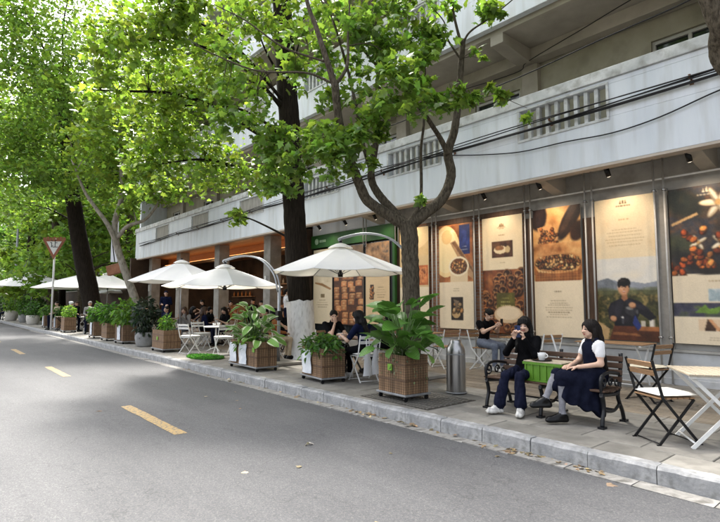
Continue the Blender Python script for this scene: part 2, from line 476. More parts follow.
def brick_mat():
    m = bpy.data.materials.new('brick_facing'); m.use_nodes = True
    nt = m.node_tree; N = nt.nodes.new; L = nt.links.new; b = nt.nodes['Principled BSDF']
    tc = N('ShaderNodeTexCoord'); mp = N('ShaderNodeMapping'); mp.inputs['Rotation'].default_value = (R(90), 0, 0)
    L(tc.outputs['Object'], mp.inputs[0])
    br = N('ShaderNodeTexBrick'); br.inputs['Scale'].default_value = 1.0
    br.inputs['Brick Width'].default_value = 0.23; br.inputs['Row Height'].default_value = 0.075; br.inputs['Mortar Size'].default_value = 0.009
    br.inputs['Color1'].default_value = (0.20, 0.085, 0.045, 1); br.inputs['Color2'].default_value = (0.30, 0.15, 0.085, 1); br.inputs['Mortar'].default_value = (0.23, 0.19, 0.15, 1)
    L(mp.outputs[0], br.inputs['Vector'])
    n = N('ShaderNodeTexNoise'); n.inputs['Scale'].default_value = 9; n.inputs['Detail'].default_value = 6; L(tc.outputs['Object'], n.inputs['Vector'])
    mr = N('ShaderNodeMapRange'); mr.inputs[3].default_value = 0.6; mr.inputs[4].default_value = 1.35; L(n.outputs[0], mr.inputs[0])
    mx = N('ShaderNodeMix'); mx.data_type = 'RGBA'; mx.blend_type = 'MULTIPLY'; mx.inputs[0].default_value = 1
    L(br.outputs['Color'], mx.inputs[6]); L(mr.outputs[0], mx.inputs[7]); L(mx.outputs[2], b.inputs['Base Color'])
    bp = N('ShaderNodeBump'); bp.inputs['Strength'].default_value = 0.7; bp.inputs['Distance'].default_value = 0.012; bp.invert = True
    L(br.outputs['Fac'], bp.inputs['Height']); L(bp.outputs[0], b.inputs['Normal']); b.inputs['Roughness'].default_value = 0.85
    return m
M_BRICK = brick_mat()

bld = thing('cafe_building', 'pale multi-storey building with long balconies above a poster-hung cafe front', 'building', (0, 0, 0))
FY, XR, XL = 9.0, 7.0, -30.0
SLOTS = [3.4, -0.62, -4.68, -8.51, -12.35, -16.66, -21.24, -25.83]
SW = 0.86
def balcony(z0, ztop, slot, name_y=FY):
    """front wall of one balcony with its long baluster openings"""
    y0, y1 = name_y, name_y + 0.16
    p = MB()
    zs0, zs1 = z0 + 0.81, z0 + 1.40
    edges = [XR] + sum([[s + SW, s - SW] for s in slot], []) + [XL]
    p.box(XL, XR, y0, y1, z0, zs0)
    p.box(XL, XR, y0 + .001, y1, zs1, ztop - 0.2)
    for i in range(0, len(edges), 2):
        p.box(edges[i + 1], edges[i], y0 + .0005, y1, zs0 + .0002, zs1 - .0002)
    p.build('parapet', M_PARA, bld, bevel=0.008)
    c = MB().box(XL - .03, XR, y0 - 0.045, y1 + 0.04, ztop - 0.2, ztop)
    c.build('parapet_cap', M_CAP, bld, bevel=0.012)
    # thin surround moulding and balusters
    for s in slot:
        t = MB()
        t.box(s - SW - .05, s + SW + .05, y0 - 0.022, y0 - 0.002, zs1 + .002, zs1 + 0.045); t.box(s - SW - .05, s + SW + .05, y0 - 0.022, y0 - 0.002, zs0 - 0.05, zs0 - .002)
        t.box(s - SW - .05, s - SW - .002, y0 - 0.021, y0 - 0.002, zs0 - .001, zs1 + .001); t.box(s + SW + .002, s + SW + .05, y0 - 0.021, y0 - 0.002, zs0 - .001, zs1 + .001)
        t.build('opening_surround', M_CAP, bld, bevel=.005)
        if s > -14:
            for k in range(8):
                bx = s - SW + (k + 1) * 2 * SW / 9
                MB().box(bx - 0.036, bx + 0.036, y0 + 0.03, y1 - 0.03, zs0 + .001, zs1 - .001).build('baluster', M_CAP, bld, bevel=.006)
        else:
            b = MB()
            for k in range(22):
                bx = s - SW + 0.02 + k * (2 * SW - .04) / 22
                b.box(bx, bx + 0.055, y0 + 0.02, y0 + 0.035, zs0 + .01, zs1 - .01)
            b.box(s - SW + .001, s + SW - .001, y0 + 0.036, y0 + 0.05, zs0 + .002, zs1 - .002)
            b.build('opening_shutter', mat('stained_corrugated_board', (0.30, 0.29, 0.26), 0.8, (0.44, 0.42, 0.38), 3, stretch=(4, 4, .6)), bld)
    return zs0, zs1
balcony(4.0, 5.69, SLOTS)
balcony(7.45, 9.1, [s for s in SLOTS], FY - 0.02)
balcony(10.9, 12.5, [s for s in SLOTS], FY - 0.02)
# edge strip under the fascia, floor slabs, back walls
MB().box(XL, XR, FY + 0.003, FY + 0.22, 3.955, 3.998).build('edge_strip', mat('peach_edge', (0.42, 0.36, 0.30), 0.8, (0.52, 0.46, 0.40), 2), bld)
for zf in (4.35, 7.55, 11.0):
    MB().box(XL, XR, FY + 0.17, 16.0, zf - 0.2, zf).build('floor_slab', M_SOFF, bld)
MB().box(XL, XR, FY - 0.3, 16.0, 13.9, 14.15).build('roof', M_CAP, bld)
for zb in (4.36, 7.56, 11.01):
    w = MB()
    openings = [(-30 + 4.2 * k + 1.2, -30 + 4.2 * k + 2.5) for k in range(9)]
    xs = [XL] + sum([[a, b] for a, b in openings], []) + [XR]
    ztop = zb + (2.98 if zb < 7 else 3.23 if zb < 10 else 2.88)
    for i in range(0, len(xs), 2): w.box(xs[i], xs[i + 1], 10.6, 10.8, zb, ztop)
    for a, b in openings: w.box(a + .0005, b - .0005, 10.601, 10.8, zb + 2.3, ztop)
    w.build('upper_wall', M_PLAS, bld)
    for a, b in openings:
        d = MB().box(a + .001, b - .001, 10.72, 10.76, zb + .001, zb + 2.299).build('window', M_GLASS, bld)
        f = MB(); f.box(a + .002, a + .06, 10.66, 10.715, zb + .002, zb + 2.298); f.box(b - .06, b - .002, 10.66, 10.715, zb + .002, zb + 2.298)
        f.box((a + b) / 2 - .03, (a + b) / 2 + .03, 10.66, 10.715, zb + .002, zb + 2.298); f.box(a + .061, b - .061, 10.661, 10.714, zb + 2.23, zb + 2.297); f.box(a + .061, b - .061, 10.661, 10.714, zb + .9, zb + .96)
        f.build('frame', mat('window_frame_paint', (0.45, 0.45, 0.42), 0.6), d)
# beams below the slabs: one along the wall, brackets across
for zf in (7.35, 10.8):
    MB().box(XL, XR, 10.25, 10.55, zf - 0.28, zf - .001).build('beam', M_SOFF, bld, bevel=.01)
    for k in range(9):
        xb = -6.15 + 4.2 * (k - 5) + 0
        b = MB(); b.prism([(9.16, zf - 0.002), (10.249, zf - 0.002), (10.249, zf - 0.34), (9.16, zf - 0.22)], xb - 0.16, xb + 0.16, 'x')
        b.build('bracket_beam', M_SOFF, bld, bevel=.01, fix=True)
        MB().box(xb - .2, xb + .2, 10.45, 10.598, zf - 2.99, zf - .285).build('pilaster', M_SOFF, bld, bevel=.008)
for k in range(9):                                   # ground-floor soffit brackets
    xb = -2.6 + 2.68 * (k - 3)
    if xb < -13.6: continue
    b = MB(); b.prism([(9.23, 4.149), (10.08, 4.149), (10.08, 3.78), (9.23, 3.96)], xb - 0.12, xb + 0.12, 'x')
    b.build('bracket_beam', M_SOFF, bld, bevel=.01, fix=True)
# end walls
MB().box(XL + .02, XL + .25, 9.17, 15.98, 4.36, 13.88).build('end_wall', M_PARA, bld)
MB().box(XR - .25, XR - .02, 9.17, 15.98, 0.1, 13.88).build('end_wall', M_PARA, bld)
MB().box(XL, XR, 15.7, 15.95, 0.1, 13.89).build('rear_wall', M_PLAS, bld)

# ---------------- ground floor front (X > -14.1)
WY = 10.06
w = MB(); w.box(-6.14, XR, WY, WY + .2, 0.72, 4.149); w.build('wall', M_GPLAS, bld)
w = MB(); w.box(-10.02, -6.141, WY, WY + .2, 0.72, 3.66); w.build('brick_wall', M_BRICK, bld)
MB().box(-10.02, -6.141, WY - .01, WY + .2, 3.661, 4.149).build('header_panel', M_GPLAS, bld)
MB().box(-9.0, -6.0, WY - .05, WY - .012, 3.52, 3.655).build('timber_lintel', M_DKWOOD, bld)
p = MB(); p.box(-10.02, XR, WY - 0.10, WY + .2, 0.1, 0.70); p.build('plinth', M_PLIN, bld, bevel=.01)
MB().box(-10.02, XR, WY - 0.15, WY - .101, 0.1, 0.26).build('skirting_stone', M_PLIN, bld, bevel=.008)
MB().box(-10.02, XR, WY - 0.13, WY + .1, 0.701, 0.745).build('plinth_ledge', M_GPLAS, bld, bevel=.006)
MB().box(-4.82, -4.56, WY - .03, WY - .002, 0.75, 3.25).build('timber_strip', M_DKWOOD, bld)
MB().box(-6.12, -5.90, WY - .03, WY - .002, 0.75, 3.40).build('timber_strip', M_DKWOOD, bld)
for s, xx in enumerate((-3.46, -2.08)):
    MB().box(xx - .02, xx + .2, WY - .05, WY - .002, 0.75, 3.6).build('pilaster_strip', M_CONC, bld, bevel=.006)
M_POLE = mat('satin_grey_pole', (.42, .41, .39), .45, (.50, .49, .47), 8, metal=.3)
# display poles, in pairs with clamps, floor to soffit
PX = [(-11.37, -11.24), (-10.02, -9.9), (-8.68, -8.54), (-7.36, -7.21), (-6.01, -5.88), (-4.68, -4.54), (-3.42, -3.26), (-2.08, -1.93), (-0.75, -0.6)]
for a, b_ in PX:
    for xx in (a, b_):
        pl = MB().cyl((xx, 9.86, 0.15 if xx > -9 else 3.2), (xx, 9.86, 4.148), 0.017, n=10).build('display_pole', M_POLE, bld)
        MB().lathe([(0.001, 0.0), (0.04, 0.0), (0.04, 0.008), (0.02, 0.012)], 12, (xx, 9.86, 0.151 if xx > -9 else 3.2)).build('foot_plate', M_STEEL, pl)
        for zc in (3.55, 0.95):
            if xx < -9: continue
            MB().cyl((xx, 9.835, zc), (xx, 9.965, zc), 0.012, n=8).cyl((xx - .03, 9.86, zc), (xx + .03, 9.86, zc), 0.024, n=8).build('clamp', M_STEEL, pl)
MB().cyl((-10.0, 9.9, 3.76), (XR, 9.9, 3.76), 0.018, n=8).build('hanging_rail', M_WHITE, bld)
# ---------------- green-banded shop front (-14.1 .. -10.05)
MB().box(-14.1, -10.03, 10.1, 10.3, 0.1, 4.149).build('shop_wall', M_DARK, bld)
gb = MB().box(-14.05, -10.06, 9.86, 9.97, 3.36, 3.78).build('green_sign_band', M_GREEN, bld, bevel=.008)
lg = MB(); lg.lathe([(0.0, 0), (0.10, 0), (0.10, 0.01), (0, 0.01)], 18)
lo = lg.build('round_logo', mat('logo_pale_green', (0.35, 0.5, 0.33), 0.5), gb); lo.rotation_euler = (R(90), 0, 0); lo.location = (-13.72, 9.857, 3.57)
tx = MB()
for k in range(5): tx.box(-13.56 + k * .07, -13.56 + k * .07 + .045, 9.852, 9.858, 3.53, 3.61)
tx.build('band_lettering', mat('logo_pale_green', (0.35, 0.5, 0.33)), gb)
MB().box(-14.09, -10.05, 9.95, 10.09, 3.79, 4.148).build('header_panel', M_PARA, bld)
MB().box(-10.12, -10.03, 9.84, 9.93, 0.15, 3.35).build('green_post', M_GREEN, bld, bevel=.005)
for xx in (-14.02, -12.88, -11.36, -10.24):
    MB().box(xx - .04, xx + .04, 9.93, 10.02, 0.15, 3.35).build('window_mullion', M_BLACK, bld)
for a, b_ in ((-13.97, -12.93), (-12.83, -11.41), (-11.31, -10.29)):
    MB().box(a, b_, 10.0, 10.012, 0.45, 3.34).build('shop_window', M_GLASS, bld)
MB().box(-14.05, -10.14, 9.9, 10.05, 0.12, 0.44).build('shop_plinth', M_CONC, bld, bevel=.01)
# ---------------- open arcade (X < -14.1), raised floor and warm cove
AZ = 0.42
MB().box(XL, -14.12, 8.7, 15.69, 0.1, AZ).build('arcade_floor', mat('arcade_tiles', (0.20, 0.165, 0.125), 0.55, (0.28, 0.235, 0.185), 3), bld, bevel=.01)
MB().box(XL, -14.12, 8.32, 8.699, 0.1, 0.285).build('arcade_step', M_CONC, bld, bevel=.01)
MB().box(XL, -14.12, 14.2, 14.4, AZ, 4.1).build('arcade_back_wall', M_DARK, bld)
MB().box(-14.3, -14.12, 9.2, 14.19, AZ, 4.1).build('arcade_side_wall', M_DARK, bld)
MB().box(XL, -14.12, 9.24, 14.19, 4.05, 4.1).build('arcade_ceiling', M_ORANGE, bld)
cb = MB(); cb.box(XL, -14.31, 10.8, 10.95, 3.62, 4.049); cb.build('cove_board', M_ORANGE, bld)
cb = MB(); cb.box(XL, -14.31, 10.4, 10.799, 3.62, 3.66); cb.build('cove_shelf', M_ORANGE, bld)
M_COVE = emit_mat('warm_cove_light', (1.0, 0.45, 0.15), 1.1)
MB().box(XL + .5, -14.5, 10.5, 10.56, 3.662, 3.69).build('cove_light_strip', M_COVE, bld)
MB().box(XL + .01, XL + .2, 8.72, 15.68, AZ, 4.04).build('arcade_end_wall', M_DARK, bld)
for xx in (-16.55, -20.8, -25.2, -29.3):
    MB().box(xx - .24, xx + .24, 9.62, 10.1, AZ, 4.049).build('column', M_CONC, bld, bevel=.015)
    MB().box(xx - .05, xx + .05, 9.55, 9.615, 2.2, 2.55).build('wall_lamp', M_WHITE, bld, bevel=.01)
for k, xx in enumerate((-15.6, -18.6, -22.5, -26.8)):                      # glowing counters and shelves deep inside
    s = MB()
    s.box(xx - 1.1, xx + 1.1, 13.6, 14.18, AZ, 1.45)
    s.build('counter', mat('counter_wood', (0.12, 0.055, 0.022), 0.5, (0.30, 0.14, 0.055), 3), bld)
    for z in (1.9, 2.5, 3.1): MB().box(xx - 1.2, xx + 1.2, 13.95, 14.19, z, z + .05).build('shelf', M_WOOD, bld)
    for j in range(14):
        a = xx - 1.1 + j * .16; z = (1.95, 2.55, 3.15)[j % 3]
        MB().lathe([(0, 0), (.05, 0), (.055, .16), (.02, .22), (.02, .27), (0, .27)], 8, (a, 14.06, z)).build('jar', mat(('jar_amber', 'jar_pale', 'jar_dark')[j % 3], ((0.4, .15, .03), (.6, .55, .45), (.08, .05, .03))[j % 3], .3), bld)
def lamp_light(name, loc, energy, color, size=0.12, parent=None, spot=None, target=None, blend=0.6):
    ld = bpy.data.lights.new(name, 'SPOT' if spot else 'POINT'); ld.energy = energy; ld.color = color; ld.shadow_soft_size = size
    if spot: ld.spot_size = R(spot); ld.spot_blend = blend
    o = bpy.data.objects.new(name, ld); C.objects.link(o); o.location = loc
    if target is not None:
        d = Vector(loc) - Vector(target); o.rotation_euler = d.to_track_quat('Z', 'Y').to_euler()
    if parent: o.parent = parent
    return o
M_LENS = emit_mat('spot_lens', (1.0, 0.85, 0.65), 1.2)
M_BULB = emit_mat('warm_bulb', (1.0, 0.62, 0.28), 6.0)
for k, (xx, yy) in enumerate([(-15.6, 11.6), (-18.7, 11.9), (-22.3, 11.6), (-26.0, 12.0)]):
    t = thing('pendant_lamp', 'warm pendant lamp in the open arcade, %s from the green-banded shop' % ('first', 'second', 'third', 'fourth')[k], 'lamp', (xx, yy, 2.75), 0, 'pendant lamps in the arcade')
    MB().cyl((0, 0, .2), (0, 0, 1.3), .008, n=6).build('cord', M_BLACK, t)
    MB().lathe([(.03, .22), (.05, .2), (.17, .04), (.175, .02), (.16, .04), (.04, .19)], 16).build('lamp_shade', M_BLACK, t)
    MB().lathe([(0, .01), (.04, .03), (.05, .08), (.03, .13), (0, .14)], 12).build('bulb', M_BULB, t)
    lamp_light('pendant_glow', (0, 0, -0.02), 10, (1.0, 0.58, 0.26), .06, t)
# spot lamps fixed behind the fascia edge, aimed at the posters
SPOTS = [(-12.9, 3.93), (-11.6, 3.93), (-10.3, 3.93), (-9.4, 3.93), (-8.05, 3.93), (-6.7, 3.93), (-5.36, 3.93), (-4.0, 3.93), (-2.7, 3.93)]
for k, (sx, sz) in enumerate(SPOTS):
    s = MB(); s.tube([(sx, 9.30, sz + .05), (sx, 9.40, sz - .07)], .045, 12)
    f = s.build('spot_fixture', M_BLACK, bld)
    MB().box(sx - .015, sx + .015, 9.22, 9.30, sz + .02, sz + .10).build('bracket', M_BLACK, f)
    MB().tube([(sx, 9.4003, sz - .0703), (sx, 9.402, sz - .072)], .038, 12).build('lens', M_LENS, f)
    lamp_light('spot_beam', (sx, 9.415, sz - .09), 12 if sx > -9.6 else 6.5, (1.0, 0.80, 0.58), .03, f, 120, (sx + 0.05, 10.0, 2.2), 1.0)
# ---------------- cables
M_CABLE = mat('black_cable', (0.010, 0.010, 0.011), 0.6)
def sag(p, q, drop, n=14):
    p, q = np.array(p, float), np.array(q, float)
    return [p + (q - p) * t + np.array([0, 0, -4 * drop * t * (1 - t)]) for t in np.linspace(0, 1, n)]
cb = thing('cable_bundle', 'thick black bundle of cables running along the pale balcony front', 'cable', (0, 0, 0))
for k in range(7):
    o1, o2, o3 = random.uniform(-.03, .03), random.uniform(-.03, .03), random.uniform(-.05, .05)
    pts = []
    for X in np.linspace(6, -29, 60):
        z = 5.02 + 0.012 * (X + 5) + 0.035 * math.sin(X * .8 + k) * (1 if k > 2 else .3) + o1 + (0.06 if k > 4 else 0) - .05 * abs(math.sin(X * .39))
        pts.append((X, FY - 0.06 - .012 * k + o2 * .3, z))
    MB().tube(pts, 0.011 + .004 * (k < 2), 6).build('cable', M_CABLE, cb)
for lab, pts in [
    ('thin black cable sagging across the balcony front under the baluster openings', [on_wall(x_, y_, FY - .05) for x_, y_ in ((760, 78), (720, 90), (660, 117), (612, 133), (565, 142), (520, 152), (480, 155), (430, 157), (380, 168))]),
    ('long taut cable crossing the balcony recess above the parapet', [on_wall(x_, y_, 8.6) for x_, y_ in ((770, -40), (690, 0), (660, 14), (600, 40), (540, 68), (500, 85), (440, 107), (380, 130))]),
]:
    m = MB(); m.tube(spline(pts, 5), 0.012, 6)
    tag(m.build('overhead_cable', M_CABLE), lab, 'cable')
for zf, xs in ((7.33, (-1.0, -6.1)),):
    m = MB(); m.tube(spline([(xs[0] + 3, 9.3, zf - .05), (-2.5, 9.6, zf - .1), (-4.8, 10.0, zf - .2), (-6.05, 10.2, zf - .3), (-6.4, 10.2, zf - .45), (-8.5, 9.8, zf - .5)], 6), .01, 6)
    m.build('soffit_cable', M_CABLE, bld)
cam_dome = thing('security_camera', 'small white security camera under the balcony edge at the arcade corner', 'camera', (-14.05, 9.15, 3.86))
MB().lathe([(0, .0), (.06, .02), (.07, .07), (.07, .1), (0, .1)], 14).build('dome', M_WHITE, cam_dome)
MB().box(-.03, .03, -.03, .1, .1, .14).build('bracket', M_WHITE, cam_dome)

M_RUST = mat('rusty_bracket', (.10, .045, .02), .8, (.18, .09, .05), 12)
for k in range(13):                                  # small iron brackets that carry the cables
    xb = 2.2 - 2.35 * k
    b = MB(); b.box(xb - .012, xb + .012, FY - .115, FY - .003, 5.005 + .012 * (xb + 5), 5.02 + .012 * (xb + 5)); b.box(xb - .03, xb + .03, FY - .010, FY - .003, 4.93 + .012 * (xb + 5), 5.004 + .012 * (xb + 5)); b.lathe([(0, 0), (.02, 0), (.026, .02), (.016, .035), (.022, .05), (0, .06)], 10, (xb, FY - .1, 5.02 + .012 * (xb + 5)))
    b.build('cable_bracket', M_RUST, bld)
for xx in (-13.95, -2.2, 3.0):                        # rain pipe on the balcony front
    MB().cyl((xx, FY - .055, 4.05), (xx, FY - .055, 5.46), .04, n=12).build('drain_spout', M_PARA, bld) if xx < -10 else None
# ================================================================== printed posters (flat prints on thin boards)
def canvas(w, h, c):
    a = np.zeros((h, w, 3)); a[:] = np.array(c) / 255.0; return a
def _grid(a):
    h, w, _ = a.shape
    yy, xx = np.mgrid[0:h, 0:w]
    return (xx + .5) / w, (yy + .5) / h            # u right, v down, 0..1
def rect(a, u0, v0, u1, v1, c, al=1.0):
    u, v = _grid(a); m = (u >= u0) & (u < u1) & (v >= v0) & (v < v1)
    a[m] = a[m] * (1 - al) + np.array(c) / 255 * al
def ell(a, cu, cv, ru, rv, c, al=1.0, rot=0.0, soft=0.0):
    u, v = _grid(a); asp = a.shape[0] / a.shape[1]
    x = (u - cu); y = (v - cv) * asp; x_, y_ = x * math.cos(rot) + y * math.sin(rot), -x * math.sin(rot) + y * math.cos(rot)
    q = np.sqrt((x_ / ru) ** 2 + (y_ / (rv * asp)) ** 2)
    m = (np.clip((1 + soft - q) / max(soft, 1e-3), 0, 1) if soft else (q < 1).astype(float)) * al
    a[:] = a * (1 - m[..., None]) + np.array(c) / 255 * m[..., None]
def pol(a, pts, c, al=1.0):
    u, v = _grid(a); inside = np.zeros(u.shape, bool); n = len(pts); j = n - 1
    for i in range(n):
        xi, yi = pts[i]; xj, yj = pts[j]
        with np.errstate(divide='ignore', invalid='ignore'):
            cond = ((yi > v) != (yj > v)) & (u < (xj - xi) * (v - yi) / (yj - yi + 1e-12) + xi)
        inside ^= cond; j = i
    a[inside] = a[inside] * (1 - al) + np.array(c) / 255 * al
def vnoise(h, w, cells, seed):
    r = np.random.default_rng(seed); out = np.zeros((h, w)); amp = 1.0; tot = 0
    for o in range(4):
        ny, nx = max(2, int(cells * h / w * 2 ** o)) + 2, max(2, int(cells * 2 ** o)) + 2
        g = r.random((ny, nx)); y = np.linspace(0, ny - 1.001, h); x = np.linspace(0, nx - 1.001, w)
        yi, xi = y.astype(int), x.astype(int); fy = (y - yi)[:, None]; fx = (x - xi)[None]
        q = g[yi][:, xi] * (1 - fy) * (1 - fx) + g[yi + 1][:, xi] * fy * (1 - fx) + g[yi][:, xi + 1] * (1 - fy) * fx + g[yi + 1][:, xi + 1] * fy * fx
        out += q * amp; tot += amp; amp *= 0.55
    return out / tot
def area(a, u0, v0, u1, v1):
    h, w, _ = a.shape
    return a[int(v0 * h):int(v1 * h), int(u0 * w):int(u1 * w)]
def mottled(a, u0, v0, u1, v1, cs, cells=6, seed=1):
    s = area(a, u0, v0, u1, v1); n = vnoise(s.shape[0], s.shape[1], cells, seed); n = (n - n.min()) / (n.max() - n.min())
    cs = np.array(cs) / 255.0; k = np.clip(n * (len(cs) - 1), 0, len(cs) - 1.001); i = k.astype(int); f = (k - i)[..., None]
    s[:] = cs[i] * (1 - f) + cs[i + 1] * f
def beans(a, u0, v0, u1, v1, n, size, cs, seed, mask=None):
    r = np.random.default_rng(seed)
    for _ in range(n):
        cu, cv = r.uniform(u0, u1), r.uniform(v0, v1)
        if mask and not mask(cu, cv): continue
        c = np.array(cs[r.integers(len(cs))]) * r.uniform(.7, 1.15); rot = r.uniform(0, 3.14); asp = a.shape[1] / a.shape[0]
        ell(a, cu + .006, cv + .004, size * 1.1, size * 1.1 * asp, c * .35, 1, rot)
        ell(a, cu, cv, size, size * .7 * asp, np.clip(c, 0, 255), 1, rot)
        ell(a, cu - size * .25, cv - size * .25 * asp, size * .4, size * .25 * asp, np.clip(c * 1.45, 0, 255), .7, rot)
def lines(a, u0, u1, v0, n, dv, c, th=0.0035, seed=3, centre=True):
    r = np.random.default_rng(seed)
    for k in range(n):
        f = r.uniform(.6, 1.0) if k else .55
        uu0, uu1 = ((u0 + u1) / 2 - f * (u1 - u0) / 2, (u0 + u1) / 2 + f * (u1 - u0) / 2) if centre else (u0, u0 + f * (u1 - u0))
        x = uu0
        while x < uu1:
            l = r.uniform(.02, .05); rect(a, x, v0 + k * dv, min(x + l, uu1), v0 + k * dv + th, c, .7); x += l + .012
def crest(a, cu, cv, s, c):
    asp = a.shape[1] / a.shape[0]
    for k in (-1, 0, 1): pol(a, [(cu + k * s * .5 - s * .22, cv), (cu + k * s * .5, cv - s * asp * (1.2 if k == 0 else .8)), (cu + k * s * .5 + s * .22, cv)], c)
    rect(a, cu - s, cv + .002, cu + s, cv + .005, c)
    lines(a, cu - s * 2.6, cu + s * 2.6, cv + .010, 1, .01, c, .006); lines(a, cu - s * 1.4, cu + s * 1.4, cv + .021, 1, .01, c, .003)
PWD, PHT = 84, 208
CREAM = (238, 220, 188)
def pA():
    a = canvas(PWD, PHT, (216, 188, 140)); mottled(a, 0, 0, 1, .3, [(206, 170, 115), (226, 196, 146)], 3, 3)
    ell(a, .35, .08, .7, .16, (236, 208, 158)); crest(a, .5, .06, .07, (120, 90, 50))
    rect(a, .42, .4, .98, .6, (190, 104, 56)); mottled(a, .45, .42, .95, .58, [(170, 80, 40), (225, 150, 90), (120, 50, 25)], 6, 5)
    rect(a, 0, .62, 1, 1, CREAM); rect(a, .3, .72, .6, .88, (60, 40, 28)); beans(a, .33, .74, .58, .86, 30, .04, [(150, 90, 50), (200, 150, 100)], 5)
    return a
def pB():
    a = canvas(PWD, PHT, (120, 66, 34)); mottled(a, 0, 0, 1, .56, [(88, 46, 24), (150, 88, 46), (190, 130, 76)], 4, 8)
    ell(a, .22, .26, .42, .25, (240, 208, 150)); ell(a, .22, .26, .36, .21, (246, 220, 168)); ell(a, .25, .12, .16, .07, (226, 180, 116), .7)
    rect(a, .62, .02, .92, .30, (34, 44, 96)); mottled(a, .64, .04, .9, .26, [(30, 40, 92), (48, 60, 120)], 4, 3); lines(a, .66, .88, .22, 2, .03, (210, 205, 200), .010)
    pol(a, [(.35, .18), (.5, .16), (1.0, .44), (1.0, .54), (.85, .5)], (176, 138, 98)); pol(a, [(.4, .18), (.5, .17), (1, .45), (1, .48)], (120, 84, 54))
    rect(a, .34, .39, .84, .55, (226, 200, 160)); ell(a, .59, .55, .25, .05, (226, 200, 160)); ell(a, .59, .41, .29, .095, (240, 222, 188)); ell(a, .59, .41, .24, .075, (96, 56, 28)); beans(a, .4, .36, .78, .46, 60, .035, [(150, 96, 54), (206, 150, 92)], 6, lambda u, v: ((u - .59) / .22) ** 2 + ((v - .41) / .065) ** 2 < 1)
    crest(a, .42, .07, .06, (250, 235, 200))
    rect(a, 0, .56, 1, 1, (238, 218, 186)); lines(a, .38, .66, .62, 2, .02, (110, 90, 66)); lines(a, .36, .68, .94, 1, .02, (110, 90, 66))
    rect(a, .36, .70, .70, .92, (36, 26, 20)); ell(a, .5, .86, .12, .04, (196, 160, 110)); beans(a, .4, .75, .66, .84, 14, .05, [(170, 120, 70), (210, 170, 120)], 9); pol(a, [(.42, .72), (.6, .74), (.5, .8)], (120, 100, 80))
    return a
def pC():
    a = canvas(PWD, PHT, CREAM); mottled(a, 0, 0, 1, .46, [(236, 212, 172), (242, 224, 190)], 2, 4)
    crest(a, .5, .085, .075, (96, 68, 36)); lines(a, .38, .62, .16, 1, .02, (140, 110, 74), .006)
    rect(a, .25, .215, .76, .355, (74, 44, 26)); mottled(a, .27, .225, .74, .345, [(60, 34, 20), (112, 72, 42)], 5, 7); ell(a, .46, .29, .16, .035, (238, 214, 172)); ell(a, .44, .275, .11, .02, (150, 100, 60)); ell(a, .64, .29, .06, .03, (206, 178, 130)); lines(a, .4, .62, .40, 1, .02, (140, 110, 74))
    mottled(a, 0, .465, 1, 1, [(70, 34, 16), (130, 70, 34), (186, 116, 60)], 5, 11)
    r = np.random.default_rng(4)
    for k in range(54):
        cu, cv = r.uniform(0, 1), .48 + .5 * k / 54 + r.uniform(-.01, .01); s = r.uniform(.06, .10); f = r.uniform(.65, 1.15)
        ell(a, cu + .01, cv + .016, s * 1.05, s * .40, (28, 12, 6), .9, 0, .3); rect(a, cu - s * .9, cv, cu + s * .9, cv + s * .28, np.array((120, 64, 32)) * f); ell(a, cu, cv + s * .28, s * .9, s * .26, np.array((104, 54, 26)) * f)
        ell(a, cu, cv, s, s * .33, np.array((186, 122, 70)) * f); ell(a, cu, cv + .002, s * .78, s * .23, np.array((70, 34, 16)) * f); ell(a, cu - s * .3, cv + s * .2, s * .2, s * .12, (236, 190, 132), .55, 0, .8)
    rect(a, .34, .66, .78, .82, (92, 84, 34)); lines(a, .4, .72, .70, 3, .03, (200, 190, 120), .008); ell(a, .62, .84, .34, .075, (222, 190, 150)); ell(a, .62, .83, .28, .055, (240, 214, 178))
    return a
def pD():
    a = canvas(PWD, PHT, CREAM); mottled(a, 0, 0, 1, .57, [(190, 124, 66), (232, 178, 110), (246, 214, 160)], 3, 21)
    ell(a, .12, .06, .17, .10, (40, 24, 20), 1, 0, .25); ell(a, .14, .05, .08, .06, (66, 42, 34), .7, .3, .8); ell(a, .80, .10, .13, .17, (48, 32, 24), 1, .55, .2); ell(a, .77, .09, .04, .12, (86, 60, 44), .6, .55, .8); ell(a, .93, .20, .12, .07, (58, 36, 24), 1, .4, .3)
    pol(a, [(.1, .15), (.4, .13), (.55, .22), (.5, .3), (.2, .28)], (222, 160, 100)); beans(a, .14, .16, .52, .28, 60, .035, [(170, 96, 46), (206, 136, 76)], 2)
    mottled(a, .0, .28, 1, .40, [(150, 88, 44), (214, 150, 88), (236, 186, 122)], 6, 9)
    ell(a, .5, .43, .5, .075, (196, 134, 78)); ell(a, .5, .43, .46, .06, (64, 34, 18)); beans(a, .04, .38, .96, .48, 240, .032, [(120, 66, 32), (168, 104, 54), (206, 150, 92), (226, 180, 120)], 3, lambda u, v: ((u - .5) / .45) ** 2 + ((v - .43) / .058) ** 2 < 1)
    pol(a, [(.0, .44), (.1, .50), (.5, .515), (.9, .50), (1.0, .44), (.97, .57), (.03, .57)], (158, 94, 48))
    for k in range(16): rect(a, .02 + k * .06, .49, .035 + k * .06, .57, (104, 56, 26), .6)
    for k in range(3): rect(a, .03, .51 + k * .02, .97, .516 + k * .02, (210, 150, 90), .35)
    rect(a, 0, .572, 1, 1, (240, 220, 188)); lines(a, .36, .64, .65, 1, .02, (120, 98, 70), .007); lines(a, .22, .8, .72, 8, .018, (140, 116, 86), .006, 5)
    return a
